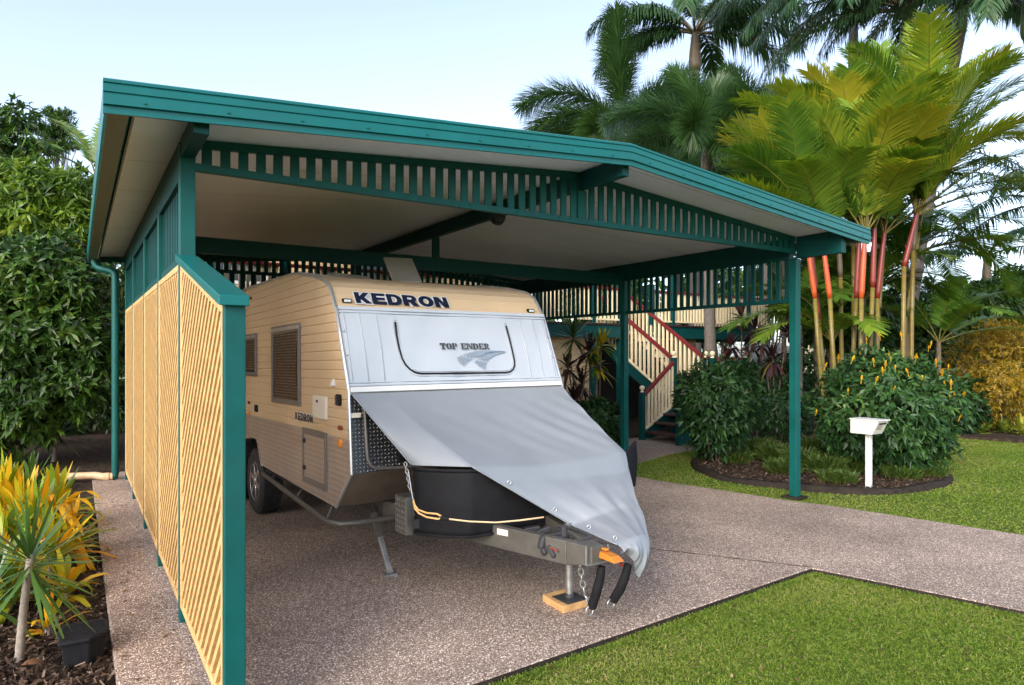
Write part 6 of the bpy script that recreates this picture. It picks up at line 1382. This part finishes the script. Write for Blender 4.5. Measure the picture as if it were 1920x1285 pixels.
for lab, (u, v, h, n_, L, W, tn, dr) in zip(YL, ((95, 1090, .22, 44, .50, .055, (.45, .28), .5), (105, 1000, .25, 50, .62, .06, (.35, .28), .45), (5, 1080, .2, 46, .55, .06, (.40, .26), .5), (125, 1130, .12, 34, .42, .045, (.50, .25), .7), (90, 1190, .06, 16, .34, .045, (.66, .2), .7), (15, 1150, .16, 36, .45, .055, (.32, .2), .5), (-10, 1130, .2, 50, .5, .06, (.42, .2), .5), (45, 1040, .3, 46, .6, .06, (.5, .25), .5), (130, 1060, .2, 40, .5, .055, (.5, .28), .5), (10, 1000, .3, 50, .62, .06, (.5, .26), .45), (70, 1060, .3, 50, .6, .06, (.42, .3), .45))):
    strap('cordyline', lab, G(u, v, -.03), h, n_, L, W, LM['croton'], tn, (5, 88), dr, .016, cat='plant', group='yellow green strap leaved plants in the left bed')
# orange arching blades of the tall clump
bl0 = G(95, 1040, -.03); ot = thing('cordyline', 'group of long arching bright orange strap leaves leaning over the path edge', 'plant', bl0, group='yellow green strap leaved plants in the left bed')
f = FB(); n_ = 9; tip = [(222, 898), (140, 930), (170, 1000), (130, 960), (60, 930), (100, 905), (200, 925), (30, 970), (150, 985)]
for (u, v) in tip:
    dd = 4.75 + random.uniform(-.25, .25); p = D(u, v, dd) - bl0; b = np.array([[0, 0, .22]]) ; dv = np.array(p) - b[0]; Lh = np.linalg.norm(dv)
    d0 = dv / Lh + np.array([0, 0, .45]); f.strips(b, d0[None], np.cross(d0, UP)[None], Lh * 1.12, .055, .36, [random.uniform(.66, .88)], prof=((0, .4), (.15, .8), (.35, 1), (.55, 1), (.75, .75), (.9, .4), (1, .03)))
MB().tube([(0, 0, -.05), (0, 0, .24)], .014, 8).build('stem', M['stem'], ot); f.build('leaves', LM['croton'], ot)
for lab, (u, v, n_, L) in zip(['dark green strap clump at the back of the left bed', 'low green clump beside the rear drain pipe', 'green tuft at the far left of the bed'], ((60, 925, 60, .55), (30, 890, 50, .5), (10, 950, 50, .5))):
    strap('cordyline', lab, G(u, v, -.03), .12, n_, L, .045, LM['drac'], (.35, .2), (5, 85), .4, .015, group='green strap clumps in the left bed')
# dark red cordylines by the wall and behind the round shrub
for lab, (u, v, dd, hts) in zip(['dark purple cordyline with bare canes against the cream wall', 'spiky green headed cordyline at the caravan corner by the wall', 'yellow headed thin cordyline against the weatherboards', 'tall dark red cordyline right of the palm trunk', 'dark red cordyline just left of the front carport post', 'reddish cordyline between the stair rail and the post'],
    ((1083, 770, 11.6, (1.15, 1.45, 1.75, .9)), (1048, 770, 11.6, (2.0,)), (1122, 770, 11.6, (1.85, 1.5)), (1392, 760, 12.5, (2.15, 1.85, 2.4)), (1452, 770, 12.3, (1.9, 2.1, 1.6)), (1340, 740, 13.2, (1.85, 1.6)))):
    b = D(u, v, dd); b.z = .02
    hd_ = [(random.uniform(-.28, .28), random.uniform(-.2, .2), h, 1.0) for h in hts]
    grn = 'spiky' in lab; yl = 'yellow' in lab
    strap('cordyline', lab, b, 1, 34 if not grn else 70, .42 if not grn else .62, .06 if not grn else .03, LM['drac'] if grn else (LM['croton'] if yl else LM['purple']), (.3, .25), (-30, 80), .5 if not grn else .15, .014, heads=hd_, stemmat=M['bark'])
# fine grassy clumps in the island bed
for i, (u, v, h) in enumerate(((1450, 866, .42), (1500, 880, .44), (1548, 890, .42), (1590, 885, .40), (1425, 856, .45), (1690, 897, .26), (1740, 893, .22), (1520, 860, .5), (1468, 888, .3), (1570, 905, .24), (1380, 868, .26))):
    b = G(u, v, .02); t = thing('tufted_grass', ['fine grassy tuft behind the front post', 'grassy tuft right behind the post base', 'leaning fine tuft left of the letterbox', 'fine tuft nearest the letterbox post', 'fine tuft at the foot of the round shrub', 'small tuft right of the letterbox', 'small tuft at the right end of the bed', 'tall fine tuft in the middle of the bed', 'short tuft at the front of the bed left of the post', 'short tuft between the post and the letterbox', 'short tuft under the left side of the round shrub'][i], 'plant', b, group='fine tufts in the island bed')
    f = FB(); n_ = 1000; a = rng.uniform(0, 6.283, n_); rr_ = .22 * np.sqrt(rng.random(n_)); d = np.stack([np.cos(a) * rr_ * 2.4 + rng.normal(0, .25, n_), np.sin(a) * rr_ * 2.4 + rng.normal(0, .25, n_), np.ones(n_)], 1)
    z0 = rng.random(n_) * h * .45
    f.strips(np.stack([np.cos(a) * rr_, np.sin(a) * rr_, z0], 1), d, rdir(n_), rng.uniform(.3, .6, n_) * h * 1.2, .010, .35, np.clip(rng.normal(.25, .18, n_) + .5 * (z0 < .03) * rng.random(n_), 0, .9), prof=((0, .8), (.6, 1), (1, .1)))
    f.build('blades', LM['fine'], t)
# low plants in the right hand bed
for lab, (u, v, L, tn) in zip(['pale green fern rosette under the golden shrub', 'lime leaved rosette beside the fern', 'yellow variegated rosette at the right edge', 'low fern tuft left of the rosettes', 'small green rosette between the fern and the yellow one'], ((1840, 812, .45, (.5, .2)), (1885, 812, .42, (.4, .15)), (1918, 815, .5, (.8, .1)), (1805, 808, .42, (.3, .2)), (1862, 806, .42, (.45, .2)))):
    strap('bed_plant', lab, G(u, v, .03), .05, 40, L, .08, LM['fern'], tn, (5, 80), .5, .012, group='low plants along the right bed')
# fallen leaves on the mulch
for lab, (u, v, rz, s) in zip(['curled brown fallen leaf against the black box', 'pale dry leaf on the mulch beside the path', 'reddish dry leaf under the dracaena', 'brown leaf at the lower edge of the bed', 'tan dry leaf behind the black box'], ((190, 1218, .8, .16), (168, 1037, 0, .13), (70, 1245, .5, .16), (195, 1270, 1.9, .10), (150, 1012, .3, .1))):
    f = FB(); k = 7; p = G(u, v, -.005); tt = np.linspace(-1, 1, k)
    f.strips(np.array([[-s / 2, 0, .02]]), np.array([[1, 0, .25]]), np.array([[0, 1, .3]]), s, s * .32, .45, [random.random() * .9], prof=((0, .1), (.2, .7), (.5, 1), (.8, .6), (1, .05)))
    o = f.build('fallen_leaf', LM['deadleaf'], None); o.location = p; o.rotation_euler = (.2, .1, rz); tag(o, lab, 'leaf', 'dry leaves on the left bed')
